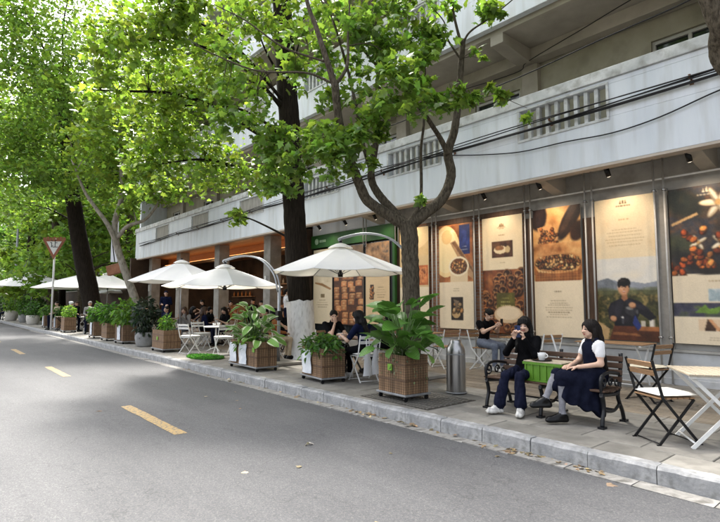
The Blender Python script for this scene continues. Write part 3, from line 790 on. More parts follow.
def pE():
    a = canvas(PWD, PHT, CREAM); mottled(a, 0, 0, 1, .43, [(232, 202, 158), (240, 218, 180), (238, 212, 170)], 2, 14)
    crest(a, .5, .05, .085, (70, 52, 34)); lines(a, .34, .66, .155, 1, .03, (170, 140, 100), .009); lines(a, .14, .86, .225, 6, .022, (176, 148, 108), .005, 8)
    mottled(a, 0, .43, 1, .62, [(238, 226, 204), (226, 220, 210), (240, 232, 216)], 2, 6)
    pol(a, [(0, .60), (.12, .575), (.3, .58), (.45, .61), (.6, .595), (.8, .61), (1, .595), (1, .70), (0, .70)], (146, 150, 158)); pol(a, [(0, .585), (.2, .565), (.36, .61), (.3, .7), (0, .7)], (118, 122, 128))
    mottled(a, 0, .655, 1, 1, [(30, 32, 18), (84, 80, 44), (52, 52, 28), (138, 118, 70), (60, 54, 30)], 14, 12)
    for k in range(3): ell(a, .12 + .4 * k, .66, .16, .02, (96, 98, 66), .7, 0, .6)
    rect(a, .60, .9, 1, .93, (166, 104, 60)); rect(a, .60, .93, 1, 1, (84, 46, 26)); rect(a, .84, .85, .93, .90, (232, 222, 206)); rect(a, .905, .85, .93, .90, (176, 164, 146)); pol(a, [(0, .87), (.2, .92), (.16, 1), (0, 1)], (196, 160, 110)); rect(a, .72, .86, .78, .9, (196, 186, 166))
    # apron and dark shirt with soft folds
    pol(a, [(.28, .89), (.62, .89), (.74, 1), (.18, 1)], (86, 46, 28)); pol(a, [(.26, .94), (.68, .95), (.72, .965), (.24, .96)], (140, 88, 52))
    pol(a, [(.33, .722), (.40, .705), (.53, .705), (.62, .718), (.72, .735), (.86, .79), (.95, .835), (.86, .86), (.70, .81), (.66, .85), (.64, .9), (.29, .9), (.28, .86), (.20, .865), (.18, .79), (.22, .745)], (20, 18, 24))
    for cu, cv, ru, rv, c in ((.36, .78, .05, .05, (48, 44, 54)), (.56, .74, .06, .015, (44, 40, 50)), (.74, .77, .08, .012, (46, 42, 52)), (.24, .79, .03, .03, (44, 40, 50)), (.44, .85, .07, .02, (34, 30, 38))): ell(a, cu, cv, ru, rv, c, .75, .3, .7)
    pol(a, [(.62, .82), (.72, .90), (.66, .93), (.58, .88)], (36, 48, 104))
    pol(a, [(.47, .765), (.62, .755), (.66, .80), (.58, .835), (.47, .81)], (44, 42, 46)); ell(a, .54, .778, .05, .008, (150, 146, 140), .8, .2, .5); ell(a, .66, .80, .02, .015, (70, 68, 70))
    for cu, cv in ((.27, .85), (.59, .757)): ell(a, cu, cv, .055, .02, (150, 100, 70)); ell(a, cu - .008, cv - .004, .043, .014, (206, 152, 110), 1, 0, .4)
    rect(a, .40, .84, .44, .885, (62, 62, 68)); ell(a, .42, .84, .024, .006, (226, 220, 210))
    # neck, head, hair
    pol(a, [(.42, .66), (.50, .66), (.52, .712), (.46, .73), (.41, .712)], (156, 104, 70)); ell(a, .46, .634, .092, .052, (150, 98, 66)); ell(a, .45, .632, .078, .047, (206, 150, 108), 1, 0, .35); ell(a, .437, .624, .035, .018, (228, 178, 138), .9, 0, .8)
    ell(a, .465, .598, .105, .030, (20, 15, 14)); ell(a, .382, .612, .022, .024, (20, 15, 14)); ell(a, .548, .612, .018, .024, (20, 15, 14)); ell(a, .46, .577, .05, .012, (20, 15, 14)); ell(a, .44, .585, .04, .006, (58, 48, 44), .7, 0, .6)
    for cu in (.425, .492): rect(a, cu - .018, .622, cu + .018, .6255, (52, 32, 24)); ell(a, cu, .632, .013, .0035, (44, 28, 22))
    ell(a, .46, .646, .010, .010, (176, 118, 84), .8, 0, .5); ell(a, .46, .663, .024, .0045, (160, 82, 70)); ell(a, .46, .662, .018, .0015, (230, 214, 204))
    return a
def pF():
    a = canvas(PWD, PHT, CREAM); mottled(a, 0, 0, 1, .56, [(44, 34, 28), (86, 62, 44), (52, 52, 58), (120, 80, 50)], 5, 31)
    for cu, cv, ru, rv, c in ((.2, .1, .25, .06, (30, 34, 24)), (.15, .38, .2, .05, (58, 62, 40)), (.85, .47, .25, .05, (34, 36, 44)), (.5, .52, .4, .04, (30, 26, 24)), (.9, .27, .2, .06, (66, 54, 40))): ell(a, cu, cv, ru, rv, c, .85, .5, .8)
    for c0, s0, n0 in (((.70, .12), .24, 6), ((.93, .05), .17, 5), ((.72, .37), .15, 5), ((.40, .36), .12, 4)):
        for k in range(n0):
            an = k * 2 * math.pi / n0 + s0 * 9; f = .82 + .18 * math.sin(k * 2.1)
            cu, cv = c0[0] + s0 * .5 * math.cos(an), c0[1] + s0 * .5 * math.sin(an) * a.shape[1] / a.shape[0]
            ell(a, cu + .012, cv + .006, s0 * .55, s0 * .20 * a.shape[1] / a.shape[0], (70, 48, 32), .6, an, .5); ell(a, cu, cv, s0 * .52, s0 * .18 * a.shape[1] / a.shape[0], np.array((240, 214, 172)) * f, 1, an, .3); ell(a, cu, cv - .004, s0 * .34, s0 * .07 * a.shape[1] / a.shape[0], (254, 240, 214), .8, an, .7)
        ell(a, c0[0], c0[1], s0 * .16, s0 * .16 * a.shape[1] / a.shape[0], (206, 160, 96), 1, 0, .5)
    pol(a, [(.02, .23), (.4, .17), (.42, .185), (.04, .245)], (206, 164, 110)); crest(a, .55, .05, .09, (236, 216, 180))
    for c0, n, sd in (((.42, .45), 18, 1), ((.80, .38), 22, 2), ((.10, .52), 10, 3), ((.32, .29), 6, 4), ((.94, .50), 10, 6)):
        beans(a, c0[0] - .16, c0[1] - .06, c0[0] + .16, c0[1] + .06, n, .05, [(206, 110, 48), (228, 142, 70), (170, 74, 30)], sd)
    rect(a, 0, .565, 1, 1, (232, 214, 184)); lines(a, .45, .75, .60, 1, .02, (176, 148, 110), .009)
    mottled(a, .5, .655, 1, .735, [(196, 206, 206), (150, 166, 170), (226, 226, 220)], 4, 7)
    mottled(a, 0, .745, 1, .83, [(46, 50, 66), (70, 66, 82), (88, 100, 60)], 8, 17); pol(a, [(.3, .8), (.45, .75), (.5, .78), (.7, .755), (.6, .81)], (112, 146, 58))
    rect(a, .35, .84, 1, .915, (226, 196, 160)); 
    for k in range(3): pol(a, [(.42 + k * .2, .915), (.47 + k * .2, .84), (.53 + k * .2, .845), (.58 + k * .2, .915)], (70, 48, 34)); pol(a, [(.47 + k * .2, .84), (.52 + k * .2, .842), (.66 + k * .2, .915), (.6 + k * .2, .915)], (206, 150, 104))
    lines(a, .4, .9, .94, 3, .014, (150, 130, 104), .004)
    return a
def pG1():
    a = canvas(PWD, PHT, (226, 208, 176)); mottled(a, 0, 0, 1, .45, [(206, 186, 152), (236, 220, 190)], 3, 5)
    ell(a, .5, .2, .42, .09, (196, 170, 130)); ell(a, .5, .2, .33, .065, (230, 214, 184)); pol(a, [(.1, .44), (.5, .46), (.95, .53), (.9, .55), (.45, .49), (.1, .46)], (150, 110, 70)); lines(a, .2, .8, .68, 4, .03, (120, 100, 74), .008); rect(a, .42, .6, .62, .65, (130, 110, 80))
    return a
def pG2():
    a = canvas(PWD, PHT, (74, 42, 22)); mottled(a, 0, 0, 1, .3, [(60, 48, 36), (120, 96, 70), (90, 74, 56)], 4, 5); mottled(a, 0, .25, 1, 1, [(56, 30, 16), (110, 64, 34)], 4, 6)
    r = np.random.default_rng(8)
    for row in range(9):
        for k in range(4):
            cu, cv = .12 + k * .26 + r.uniform(-.05, .05), .33 + row * .078 + r.uniform(-.01, .01); s = .11
            if r.random() < .12: continue
            rect(a, cu - s, cv - .03, cu + s, cv + .035, (66, 34, 18)); rect(a, cu - s, cv - .035, cu + s * .8, cv + .028, np.array((176, 112, 66)) * r.uniform(.75, 1.2)); rect(a, cu - s * .5, cv - .015, cu + s * .3, cv + .01, (226, 186, 136), .6); ell(a, cu, cv - .034, s * .85, .012, (206, 150, 98))
    return a
def pG3():
    a = canvas(PWD, PHT, (110, 84, 58)); mottled(a, 0, 0, 1, .38, [(70, 56, 42), (150, 112, 76), (196, 150, 104), (88, 84, 84)], 6, 9)
    rect(a, 0, .40, 1, 1, (226, 196, 152)); rect(a, .2, .52, .36, .70, (54, 34, 24)); beans(a, .22, .54, .34, .68, 10, .05, [(170, 110, 60)], 3); lines(a, .45, .85, .55, 5, .03, (130, 104, 74), .007); lines(a, .3, .7, .9, 1, .02, (130, 104, 74), .006)
    return a
M_PRINT = tint_mat('printed_paper', 0.42, 0, 0.4)
M_BOARD = mat('poster_board_edge', (0.45, 0.42, 0.36), 0.6)
def poster(label, x0, x1, z0, z1, art, Y=9.95):
    t = thing('poster', label, 'poster', ((x0 + x1) / 2, Y, z0), 0, 'coffee posters along the cafe front')
    w, h = x1 - x0, z1 - z0
    MB().box(-w / 2, w / 2, 0.0, 0.018, 0, h).build('board', M_BOARD, t)
    H, W, _ = art.shape
    xs = np.linspace(-w / 2, w / 2, W); zs = np.linspace(h, 0, H)
    X, Z = np.meshgrid(xs, zs); bow = -0.004 - 0.006 * (1 - (2 * X / w) ** 2)
    v = np.stack([X, bow, Z], -1).reshape(-1, 3)
    i = np.arange(H * W).reshape(H, W)
    f = np.stack([i[:-1, :-1], i[1:, :-1], i[1:, 1:], i[:-1, 1:]], -1).reshape(-1, 4)
    me = np_mesh('print', v, f, M_PRINT, True)
    for _ in range(1):                                   # soft half-tone print with faint grain and fade
        pad = np.pad(art, ((1, 1), (1, 1), (0, 0)), 'edge'); art = (pad[1:-1, 1:-1] * 2 + pad[:-2, 1:-1] + pad[2:, 1:-1] + pad[1:-1, :-2] + pad[1:-1, 2:]) / 6
    sd_ = int(abs(x0) * 10); dark = np.clip((.74 - art.mean(2)) * 2.6, 0.04, 1)[..., None]
    art = art * (1 + dark * (vnoise(H, W, 9, sd_)[..., None] - .5) * .75 + (vnoise(H, W, 3, sd_ + 1)[..., None] - .5) * .07) + rng.normal(0, .012, (H, W, 1))
    art = np.clip(art, .01, .97)
    c = art.reshape(-1, 3); c = np.where(c <= 0.04045, c / 12.92, ((c + .055) / 1.055) ** 2.4) * 0.88
    set_tint(me, c)
    obj_from_mesh('print', me, t)
    return t
def np_mesh(name, v, f, m, smooth=False):
    me = bpy.data.meshes.new(name)
    nv, nf, k = len(v), len(f), f.shape[1]
    me.vertices.add(nv); me.vertices.foreach_set('co', np.ascontiguousarray(v, np.float32).ravel())
    me.loops.add(nf * k); me.loops.foreach_set('vertex_index', np.ascontiguousarray(f, np.int32).ravel())
    me.polygons.add(nf); me.polygons.foreach_set('loop_start', np.arange(0, nf * k, k, dtype=np.int32)); me.polygons.foreach_set('loop_total', np.full(nf, k, np.int32))
    me.polygons.foreach_set('use_smooth', np.full(nf, smooth, bool))
    for mm in (m if isinstance(m, (list, tuple)) else [m]): me.materials.append(mm)
    me.update(); me.validate()
    return me
def set_tint(me, rgb):
    a = me.color_attributes.new('tint', 'FLOAT_COLOR', 'POINT')
    c = np.ones((len(rgb), 4), np.float32); c[:, :3] = rgb
    a.data.foreach_set('color', c.ravel())
poster('cream poster half hidden by the forked tree trunk, with small orange cup picture', -9.93, -8.88, 1.0, 3.56, pA())
poster('poster with a cup of coffee beans, blue panel and dark still life below', -8.52, -7.47, 0.93, 3.50, pB())
poster('cream poster with framed cup photo over rows of brown coffee cups', -7.19, -6.13, 0.88, 3.52, pC())
poster('poster of hands over a basket of coffee beans with text below', -5.87, -4.82, 0.86, 3.54, pD())
poster('poster of a person in black pouring coffee before hazy hills', -4.53, -3.46, 0.86, 3.54, pE())
poster('poster of pale coffee blossom over orange coffee cherries', -3.22, -2.16, 0.86, 3.54, pF())
poster('narrow pale poster with ringed plate picture beside the white-based dark trunk', -13.95, -12.93, 0.88, 3.30, pG1(), 9.9)
poster('brown poster of stacked wooden boxes in the green-banded shop window', -12.82, -11.42, 0.88, 3.30, pG2(), 9.9)
poster('poster with brown photo above cream card beside the green post', -11.30, -10.30, 0.95, 3.30, pG3(), 9.9)
# ================================================================== trees
def leaf_shape(kind):
    if kind == 'lobed':     # broad five-lobed plane leaf, base at origin, tip along +y
        o = [(0, 0), (.20, -.07), (.46, .06), (.30, .22), (.56, .46), (.27, .50), (.20, .66), (0, 1.0), (-.20, .66), (-.27, .50), (-.56, .46), (-.30, .22), (-.46, .06), (-.20, -.07)]
        v = [(0, .34, .03)] + [(x, y, -.10 * (abs(x) * 1.5) ** 2 - .12 * y * y) for x, y in o]
        f = [(0, i, i % len(o) + 1) for i in range(1, len(o) + 1)]
    elif kind == 'simple':  # light-weight lobed leaf for distant crowns
        o = [(0, 0), (.45, .1), (.5, .5), (.15, .55), (0, 1.0), (-.15, .55), (-.5, .5), (-.45, .1)]
        v = [(x, y, -.12 * abs(x) - .15 * y * y) for x, y in o]
        f = [(0, 1, 2), (0, 2, 3), (0, 3, 4), (0, 4, 5), (0, 5, 6), (0, 6, 7)]
    else:                   # narrow blade / oval
        o = [(0, 0), (.22, .25), (.24, .55), (0, 1.0), (-.24, .55), (-.22, .25)]
        v = [(x, y, .10 * abs(x) * 2 - .25 * y * y) for x, y in o]
        f = [(0, 1, 2), (0, 2, 3), (0, 3, 4), (0, 4, 5)]
    return np.array(v, float), np.array(f, int)
LEAF = {k: leaf_shape(k) for k in ('lobed', 'simple', 'oval')}
def leaf_cloud(name, pos, size, kind, base, m, parent, var=0.36, up=0.75, droop=0.5, hue=0.10, kindtag='stuff', outward=None):
    n = len(pos); T, F = LEAF[kind]
    nz = np.abs(rng.normal(up, .35, n)); h = rng.normal(0, .55, (n, 2))
    nrm = np.column_stack([h, nz]); nrm /= np.linalg.norm(nrm, axis=1)[:, None]
    d = rng.normal(0, 1, (n, 3))
    if outward is not None: d = d * .5 + outward
    d[:, 2] -= droop
    d -= nrm * np.sum(d * nrm, 1)[:, None]; d /= np.linalg.norm(d, axis=1)[:, None] + 1e-9
    s = np.cross(d, nrm)
    sz = (size * rng.uniform(.5, 1.3, n))[:, None, None]
    V = (T[None, :, 0:1] * s[:, None] * rng.uniform(.78, 1.12, n)[:, None, None] + T[None, :, 1:2] * d[:, None] + T[None, :, 2:3] * nrm[:, None] * rng.uniform(.2, 3.0, n)[:, None, None]) * sz + pos[:, None]
    k = len(T)
    Fa = (F[None] + (np.arange(n) * k)[:, None, None]).reshape(-1, 3)
    me = np_mesh(name, V.reshape(-1, 3), Fa, m, True)
    b = np.array(base)[None] * np.exp(rng.normal(0, var, n))[:, None]
    b[:, 0] *= np.exp(rng.normal(0, hue, n)); b[:, 2] *= np.exp(rng.normal(0, hue, n))
    set_tint(me, np.clip(np.repeat(b, k, 0) * rng.uniform(.80, 1.2, (n * k, 1)), .003, .6))
    return obj_from_mesh(name, me, parent, kindtag)
M_LEAF = tint_mat('plane_leaf', 0.40, 0.45, 0.5)
M_FARLEAF = tint_mat('far_leaf', 0.6, 0.35, 0.2)
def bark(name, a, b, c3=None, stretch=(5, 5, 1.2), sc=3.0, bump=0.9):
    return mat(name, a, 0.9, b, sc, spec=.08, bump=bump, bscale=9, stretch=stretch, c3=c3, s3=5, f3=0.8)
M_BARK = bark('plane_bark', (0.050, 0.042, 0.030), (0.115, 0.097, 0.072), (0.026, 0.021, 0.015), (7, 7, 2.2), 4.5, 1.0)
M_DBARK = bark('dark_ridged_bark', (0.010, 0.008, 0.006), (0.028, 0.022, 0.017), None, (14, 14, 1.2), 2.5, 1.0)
M_PALEBARK = bark('pale_bark', (0.22, 0.195, 0.155), (0.34, 0.31, 0.26), (0.12, 0.105, 0.08), (3, 3, 1.2), 3, .6)
M_LIME = mat('whitewash', (0.68, 0.68, 0.68), 0.9, (0.80, 0.80, 0.79), 4, bump=.15, bscale=14, c3=(0.34, .33, .31), s3=6, f3=.5, stretch=(3, 3, 1))
def wood_tube(m, pts, r0, r1, n=10, wob=0.06, seed=0, flare=0.0):
    rr = random.Random(seed); p = spline(pts, 12 if n >= 10 else 6); k = len(p)
    rad = []
    for i in range(k):
        t = i / (k - 1); r = r0 + (r1 - r0) * t
        if flare: r *= 1 + flare * max(0, 1 - t * 6) ** 2
        rad.append(r * (1 + rr.uniform(-wob, wob) * .5))
    m.tube(p, rad, n)
    if n >= 10:                                         # uneven bark surface
        b0 = len(m.v) - k * n
        for i in range(k):
            c = np.asarray(p[i])
            for j in range(n):
                v = np.array(m.v[b0 + i * n + j]); a = 2 * math.pi * j / n
                f = 1 + .035 * math.sin(3 * a + i * .35 + seed) * math.sin(i * .25 + seed) + .018 * math.sin(5 * a - i * .4) + rr.uniform(-.012, .012)
                m.v[b0 + i * n + j] = tuple(c + (v - c) * f)
    return p
def blob_points(blobs):
    """leaf positions in clumps inside ellipsoids; blobs: (centre, radii, leaves)"""
    P, subs, owner = [], [], []
    for bi, (c, r, n) in enumerate(blobs):
        c, r = np.array(c, float), np.array(r, float); m = max(2, n // 26)
        s = rng.normal(0, 1, (m, 3)); s /= np.linalg.norm(s, axis=1)[:, None]; s *= (rng.random(m) ** .45)[:, None]
        sc = c + s * r
        k = rng.integers(0, m, n); spread = np.array([.34, .34, .20]) * np.mean(r) * .62
        spread = np.minimum(spread, np.array([.55, .55, .35]))
        P.append(sc[k] + rng.normal(0, 1, (n, 3)) * spread); subs += list(sc); owner += [bi] * m
    return np.concatenate(P), subs, owner
def px_blobs(lst):
    out = []
    for x, y, d, rx, ry, n in lst:
        a, b = rx * d / CAM_F, ry * d / CAM_F
        out.append((at_depth(x, y, d), (a, max(a, b) * .8 if a < 1.2 else a * .8, b), n))
    return out
def tree(label, name, limbs, blobs, leafsize, kind, base, barkm, leafm, twig_r=0.012, flare=.35, seed=1, whitewash=None, branch_to_blobs=False, nring=12, twig_share=.6, var=.36):
    t = thing(name, label, 'tree', tuple(limbs[0][0][0]) if True else (0, 0, 0))
    org = np.array(limbs[0][0][0], float)
    rr = random.Random(seed); m = MB(); sk = []
    for i, (pts, r0, r1) in enumerate(limbs):
        p = wood_tube(m, [np.array(q, float) - org for q in pts], r0, r1, nring if i == 0 else max(6, nring - 3), .07, seed * 31 + i, flare if i == 0 else 0)
        if i == 0: o = m.build('trunk', barkm, t); m = MB()
        sk += [(q + org, r0 + (r1 - r0) * j / len(p)) for j, q in enumerate(p)]
    P, subs, owner = blob_points(blobs)
    skp = np.array([q for q, _ in sk]); skr = np.array([r for _, r in sk])
    if branch_to_blobs:
        tp = skp.copy(); tr = skr.copy()
        for c, r, n in blobs:
            c = np.array(c, float); w = np.linalg.norm(tp - c, axis=1) + 1.2 * np.maximum(0, tp[:, 2] - c[2] + .8); j = int(np.argmin(w))
            a = tp[j]; mid = a * .5 + c * .5 + np.array([rr.uniform(-.3, .3), rr.uniform(-.3, .3), .12 * np.linalg.norm(c - a)])
            rb = min(tr[j] * .5, .015 + .011 * np.linalg.norm(c - a))
            p = wood_tube(m, [a - org, mid - org, c - org], rb, rb * .3, 7, .05, seed + j)
            skp = np.vstack([skp, np.array(p) + org]); skr = np.concatenate([skr, np.linspace(rb, rb * .3, len(p))])
    # twigs from the limbs out to the leaf clumps
    for s in subs:
        if rr.random() > twig_share: continue
        j = int(np.argmin(np.linalg.norm(skp - s, axis=1))); a = skp[j]; L_ = np.linalg.norm(s - a)
        if L_ < .05 or (s[2] - a[2]) < -.15 * L_: continue
        mid = (a + s) / 2 + np.array([rr.uniform(-.1, .1), rr.uniform(-.1, .1), rr.uniform(0, .12)]) * L_
        r0 = min(skr[j] * .7, twig_r * (.6 + .5 * L_))
        m.tube(spline([a - org, mid - org, s - org], 3), list(np.linspace(r0, .003, 7)), 5)
    if m.v: m.build('branches', barkm, t, kind='stuff')
    leaf_cloud('crown', P - org, leafsize, kind, base, leafm, t, var=var)
    if whitewash:
        z0, z1, r, col, pts = whitewash
        w = MB(); k = 14; ring = []
        for z, f in ((z0, 1.30), (z0 + .15, 1.13), (z0 + .35, 1.05), ((z0 + z1) / 2, 1.02), (z1, 1.0)):
            ring.append((z, f))
        w.tube([np.array(pts(z)) - org for z, _ in ring], [r * f for _, f in ring], 20, caps=False)
        top = len(w.v) - 20
        for q in range(20): v = w.v[top + q]; w.v[top + q] = (v[0], v[1], v[2] + rr.uniform(-.035, .035))
        w.build('whitewashed_base', col, t)
    return t
GREEN = (0.112, 0.205, 0.030); GREEN_D = (0.06, 0.13, 0.022); GREEN_Y = (0.145, 0.24, 0.032)
# --- the forked plane tree beside the bollard
B0 = np.array([-6.25, 6.52, PAVE_Z]); d0 = float((B0 - _C) @ _F)
def L1(pts, dd=0.0, ddt=0.0):
    n = len(pts); return [at_depth(x, y, d0 + .2 + dd + ddt * i / max(1, n - 1)) for i, (x, y) in enumerate(pts)]
fork = at_depth(408, 227, d0 + .2)
limbs = [
    ([B0, at_depth(412, 330, d0 + .03), at_depth(411, 285, d0 + .1), at_depth(410, 250, d0 + .15), at_depth(408, 222, d0 + .2)], .155, .150),
    ([fork] + L1([(385, 213), (367, 200), (359, 183), (352, 165), (344, 142), (338, 115), (335, 84)], 0, -.5), 0.1023, 0.0627),
    ([at_depth(335, 86, d0 - .3)] + L1([(326, 58), (317, 30), (308, 5), (300, -30)], -.5, .4), 0.0561, 0.0264),
    ([at_depth(335, 86, d0 - .3)] + L1([(347, 66), (348, 35), (350, 0)], -.5, .6), 0.0330, 0.0132),
    ([at_depth(334, 84, d0 - .3)] + L1([(306, 73), (258, 71), (215, 55), (196, 45)], -.5, -.6), 0.0211, 0.0079),
    ([at_depth(326, 62, d0 - .3)] + L1([(283, 47), (246, 21), (215, 5)], -.5, -.2), 0.0198, 0.0066),
    ([fork] + L1([(394, 212), (377, 192), (371, 174), (376, 142), (378, 92), (378, 60), (374, 15), (371, -20)], .1, .9), 0.0858, 0.0330),
    ([at_depth(373, 178, d0 + .4)] + L1([(364, 148), (356, 107), (347, 67), (332, 18), (320, -10)], .35, .5), 0.0396, 0.0165),
    ([at_depth(377, 66, d0 + .9)] + L1([(347, 31), (318, -3)], .6, .2), 0.0264, 0.0132),
    ([fork] + L1([(424, 214), (442, 199), (451, 176), (448, 152), (454, 132), (458, 104), (461, 66), (463, 40)], 0, .5), 0.1089, 0.0495),
    ([at_depth(448, 154, d0 + .3)] + L1([(440, 138), (427, 118), (414, 100), (400, 85)], .05, -.7), 0.0528, 0.0231),
    ([at_depth(462, 46, d0 + .65)] + L1([(470, 32), (490, 18), (510, 2), (530, -15)], .4, .3), 0.0231, 0.0066),
    ([at_depth(461, 44, d0 + .65)] + L1([(455, 20), (450, -10)], .4, .2), 0.0297, 0.0165),
    ([at_depth(461, 60, d0 + .6)] + L1([(447, 38), (444, 22), (430, 5)], .4, .1), 0.0198, 0.0079),
    ([fork] + L1([(415, 214), (421, 196), (421, 150), (424, 120), (425, 70), (428, 20)], -.05, .5), 0.0363, 0.0145),
    ([at_depth(456, 110, d0 + .5)] + L1([(475, 102), (495, 96), (527, 108)], .1, -.4), 0.0132, 0.0040),
]
blobs = px_blobs([(398, 98, 8.2, 44, 34, 520), (330, 150, 8.5, 40, 30, 520), (285, 150, 9.2, 40, 34, 560), (250, 110, 9.6, 46, 42, 430), (362, 40, 9.4, 50, 36, 480),
                  (440, 92, 8.3, 28, 18, 170), (470, 99, 8.5, 13, 6, 36), (491, 93, 8.5, 12, 6, 34), (508, 96, 8.5, 9, 5, 22), (527, 113, 8.5, 6, 6, 12), (305, 62, 9.4, 40, 40, 260), (462, 12, 9.5, 36, 18, 190), (418, 52, 9, 26, 26, 150),
                  (421, 196, 8.9, 9, 6, 22), (370, 168, 8.8, 10, 14, 26), (400, 6, 9.8, 50, 22, 330), (497, 8, 9.2, 12, 10, 46), (350, 115, 9.0, 40, 30, 220), (275, 185, 9.1, 26, 12, 130), (232, 60, 9.6, 34, 30, 150)])
for q in blobs: pass
blobs = [(c_, r_, int(n_ * 0.95)) for c_, r_, n_ in blobs] + px_blobs([(430, 30, 9.3, 30, 24, 230), (470, 55, 9.4, 14, 10, 26), (395, 60, 9.2, 26, 24, 180), (365, 130, 8.6, 26, 16, 160), (340, 20, 9.6, 40, 30, 260)])
tree('forked grey plane tree with lobed green leaves behind the big-leaved planter', 'plane_tree', limbs, blobs, .145, 'lobed', GREEN, M_BARK, M_LEAF, var=.34, seed=3, nring=22, twig_share=.8)
# --- tall dark trunk with whitewashed foot
B1 = np.array([-10.96, 7.47, PAVE_Z]); d1 = float((B1 - _C) @ _F)
def tr1(z):
    t = (z - .15) / 9.5
    q = at_depth(304 - 19 * t ** 1.1, 300, d1); return (B1[0] - .62 * t, B1[1] - .38 * t, z)
limbs = [([tr1(z) for z in (.15, 1.5, 3.5, 5.5, 7.5, 9.8, 12)], .31, .25)]
blobs = px_blobs([(215, 70, 12.6, 62, 46, 850), (165, 105, 13.2, 50, 46, 1300), (205, 165, 13.6, 46, 32, 900), (255, 20, 12.0, 46, 26, 320), (130, 35, 11.2, 52, 38, 900), (330, 5, 13, 40, 26, 240),
                  (185, 15, 11.0, 46, 24, 560), (262, 175, 12.5, 30, 20, 330), (235, 215, 13.6, 18, 10, 90), (300, 20, 12.6, 30, 30, 160), (150, 165, 13.4, 36, 30, 560), (250, -60, 13, 140, 50, 1800), (100, 90, 11.6, 30, 26, 300)])
blobs = [(c_, r_, int(n_ * 1.35)) for c_, r_, n_ in blobs]
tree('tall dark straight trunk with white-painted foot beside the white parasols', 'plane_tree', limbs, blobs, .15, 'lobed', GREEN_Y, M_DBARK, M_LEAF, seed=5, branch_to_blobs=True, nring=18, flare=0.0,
     whitewash=(PAVE_Z + .002, 1.60, .345, M_LIME, tr1), twig_share=.5)
# --- leaning dark trunk further down the row
B2 = np.array([-26.6, 7.9, PAVE_Z]); d2 = float((B2 - _C) @ _F)
def onray(x, z, d):      # point at image column x, height z, distance d
    y = 303 - (z - CAM_H) * CAM_F / d; return at_depth(x, y, d)
limbs = [([onray(99, .15, d2), onray(90, 2.0, d2), onray(80, 4.5, d2), onray(74, 6.3, d2), onray(68, 9.0, d2), onray(64, 12, d2)], .45, .30)]
blobs = px_blobs([(90, 100, 23, 70, 50, 3400), (35, 60, 24, 60, 55, 3400), (20, 150, 24, 50, 42, 3000), (15, 10, 25, 50, 40, 1800), (115, 175, 21.5, 36, 26, 900), (62, 175, 22.5, 42, 24, 1100), (140, 60, 24, 60, 50, 1900), (70, -10, 25, 90, 40, 1800), (20, 205, 25, 40, 16, 700), (190, 130, 24, 40, 46, 1200)])
blobs = [(c_, r_, int(n_ * 1.3)) for c_, r_, n_ in blobs]
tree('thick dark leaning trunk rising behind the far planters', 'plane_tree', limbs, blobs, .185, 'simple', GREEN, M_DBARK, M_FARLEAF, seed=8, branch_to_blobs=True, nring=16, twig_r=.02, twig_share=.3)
# --- pale trunk tree by the end of the balcony
d3 = 19.5
limbs = [([onray(146, .15, d3), at_depth(137, 305, d3), at_depth(124, 268, d3), at_depth(116, 242, d3), at_depth(115, 222, d3), at_depth(122, 195, d3), at_depth(121, 160, d3), at_depth(120, 120, d3 + .5)], .17, .06),
         ([at_depth(118, 247, d3), at_depth(108, 225, d3 - .2), at_depth(95, 207, d3 - .3), at_depth(84, 190, d3 - .4), at_depth(72, 160, d3 - .5)], .10, .035),
         ([at_depth(117, 238, d3), at_depth(128, 226, d3 - .1), at_depth(146, 219, d3 - .2), at_depth(160, 200, d3 - .3), at_depth(175, 170, d3 - .3)], .085, .03)]
blobs = px_blobs([(125, 195, 19, 24, 18, 360), (168, 190, 19, 34, 22, 620), (150, 140, 19.5, 44, 36, 1000), (95, 150, 19, 38, 32, 800), (135, 100, 20, 50, 30, 900)])
tree('pale crooked trunk forking beside the far end of the balcony', 'plane_tree', limbs, blobs, .2, 'simple', GREEN_Y, M_PALEBARK, M_FARLEAF, seed=11, branch_to_blobs=True, twig_r=.02, twig_share=.4)
# --- second stem next to it, leaning left over the brown sign
# --- tree whose limb crosses the upper right corner
d5 = 6.2
limbs = [([(0.75, 6.3, PAVE_Z), (0.45, 6.5, 2.6), at_depth(741, 75, d5), at_depth(720, 24, d5), at_depth(710, 0, d5), at_depth(696, -40, d5), at_depth(686, -120, d5)], .15, .09)]
blobs = px_blobs([(640, -150, 7.5, 120, 60, 1500), (800, -100, 7, 90, 60, 900), (500, -110, 8, 90, 50, 900)])
tree('plane tree with pale flaking limb entering at the upper right above the balcony', 'plane_tree', limbs, blobs, .165, 'lobed', GREEN, M_BARK, M_LEAF, seed=13, flare=0.1, branch_to_blobs=True, twig_share=.5)
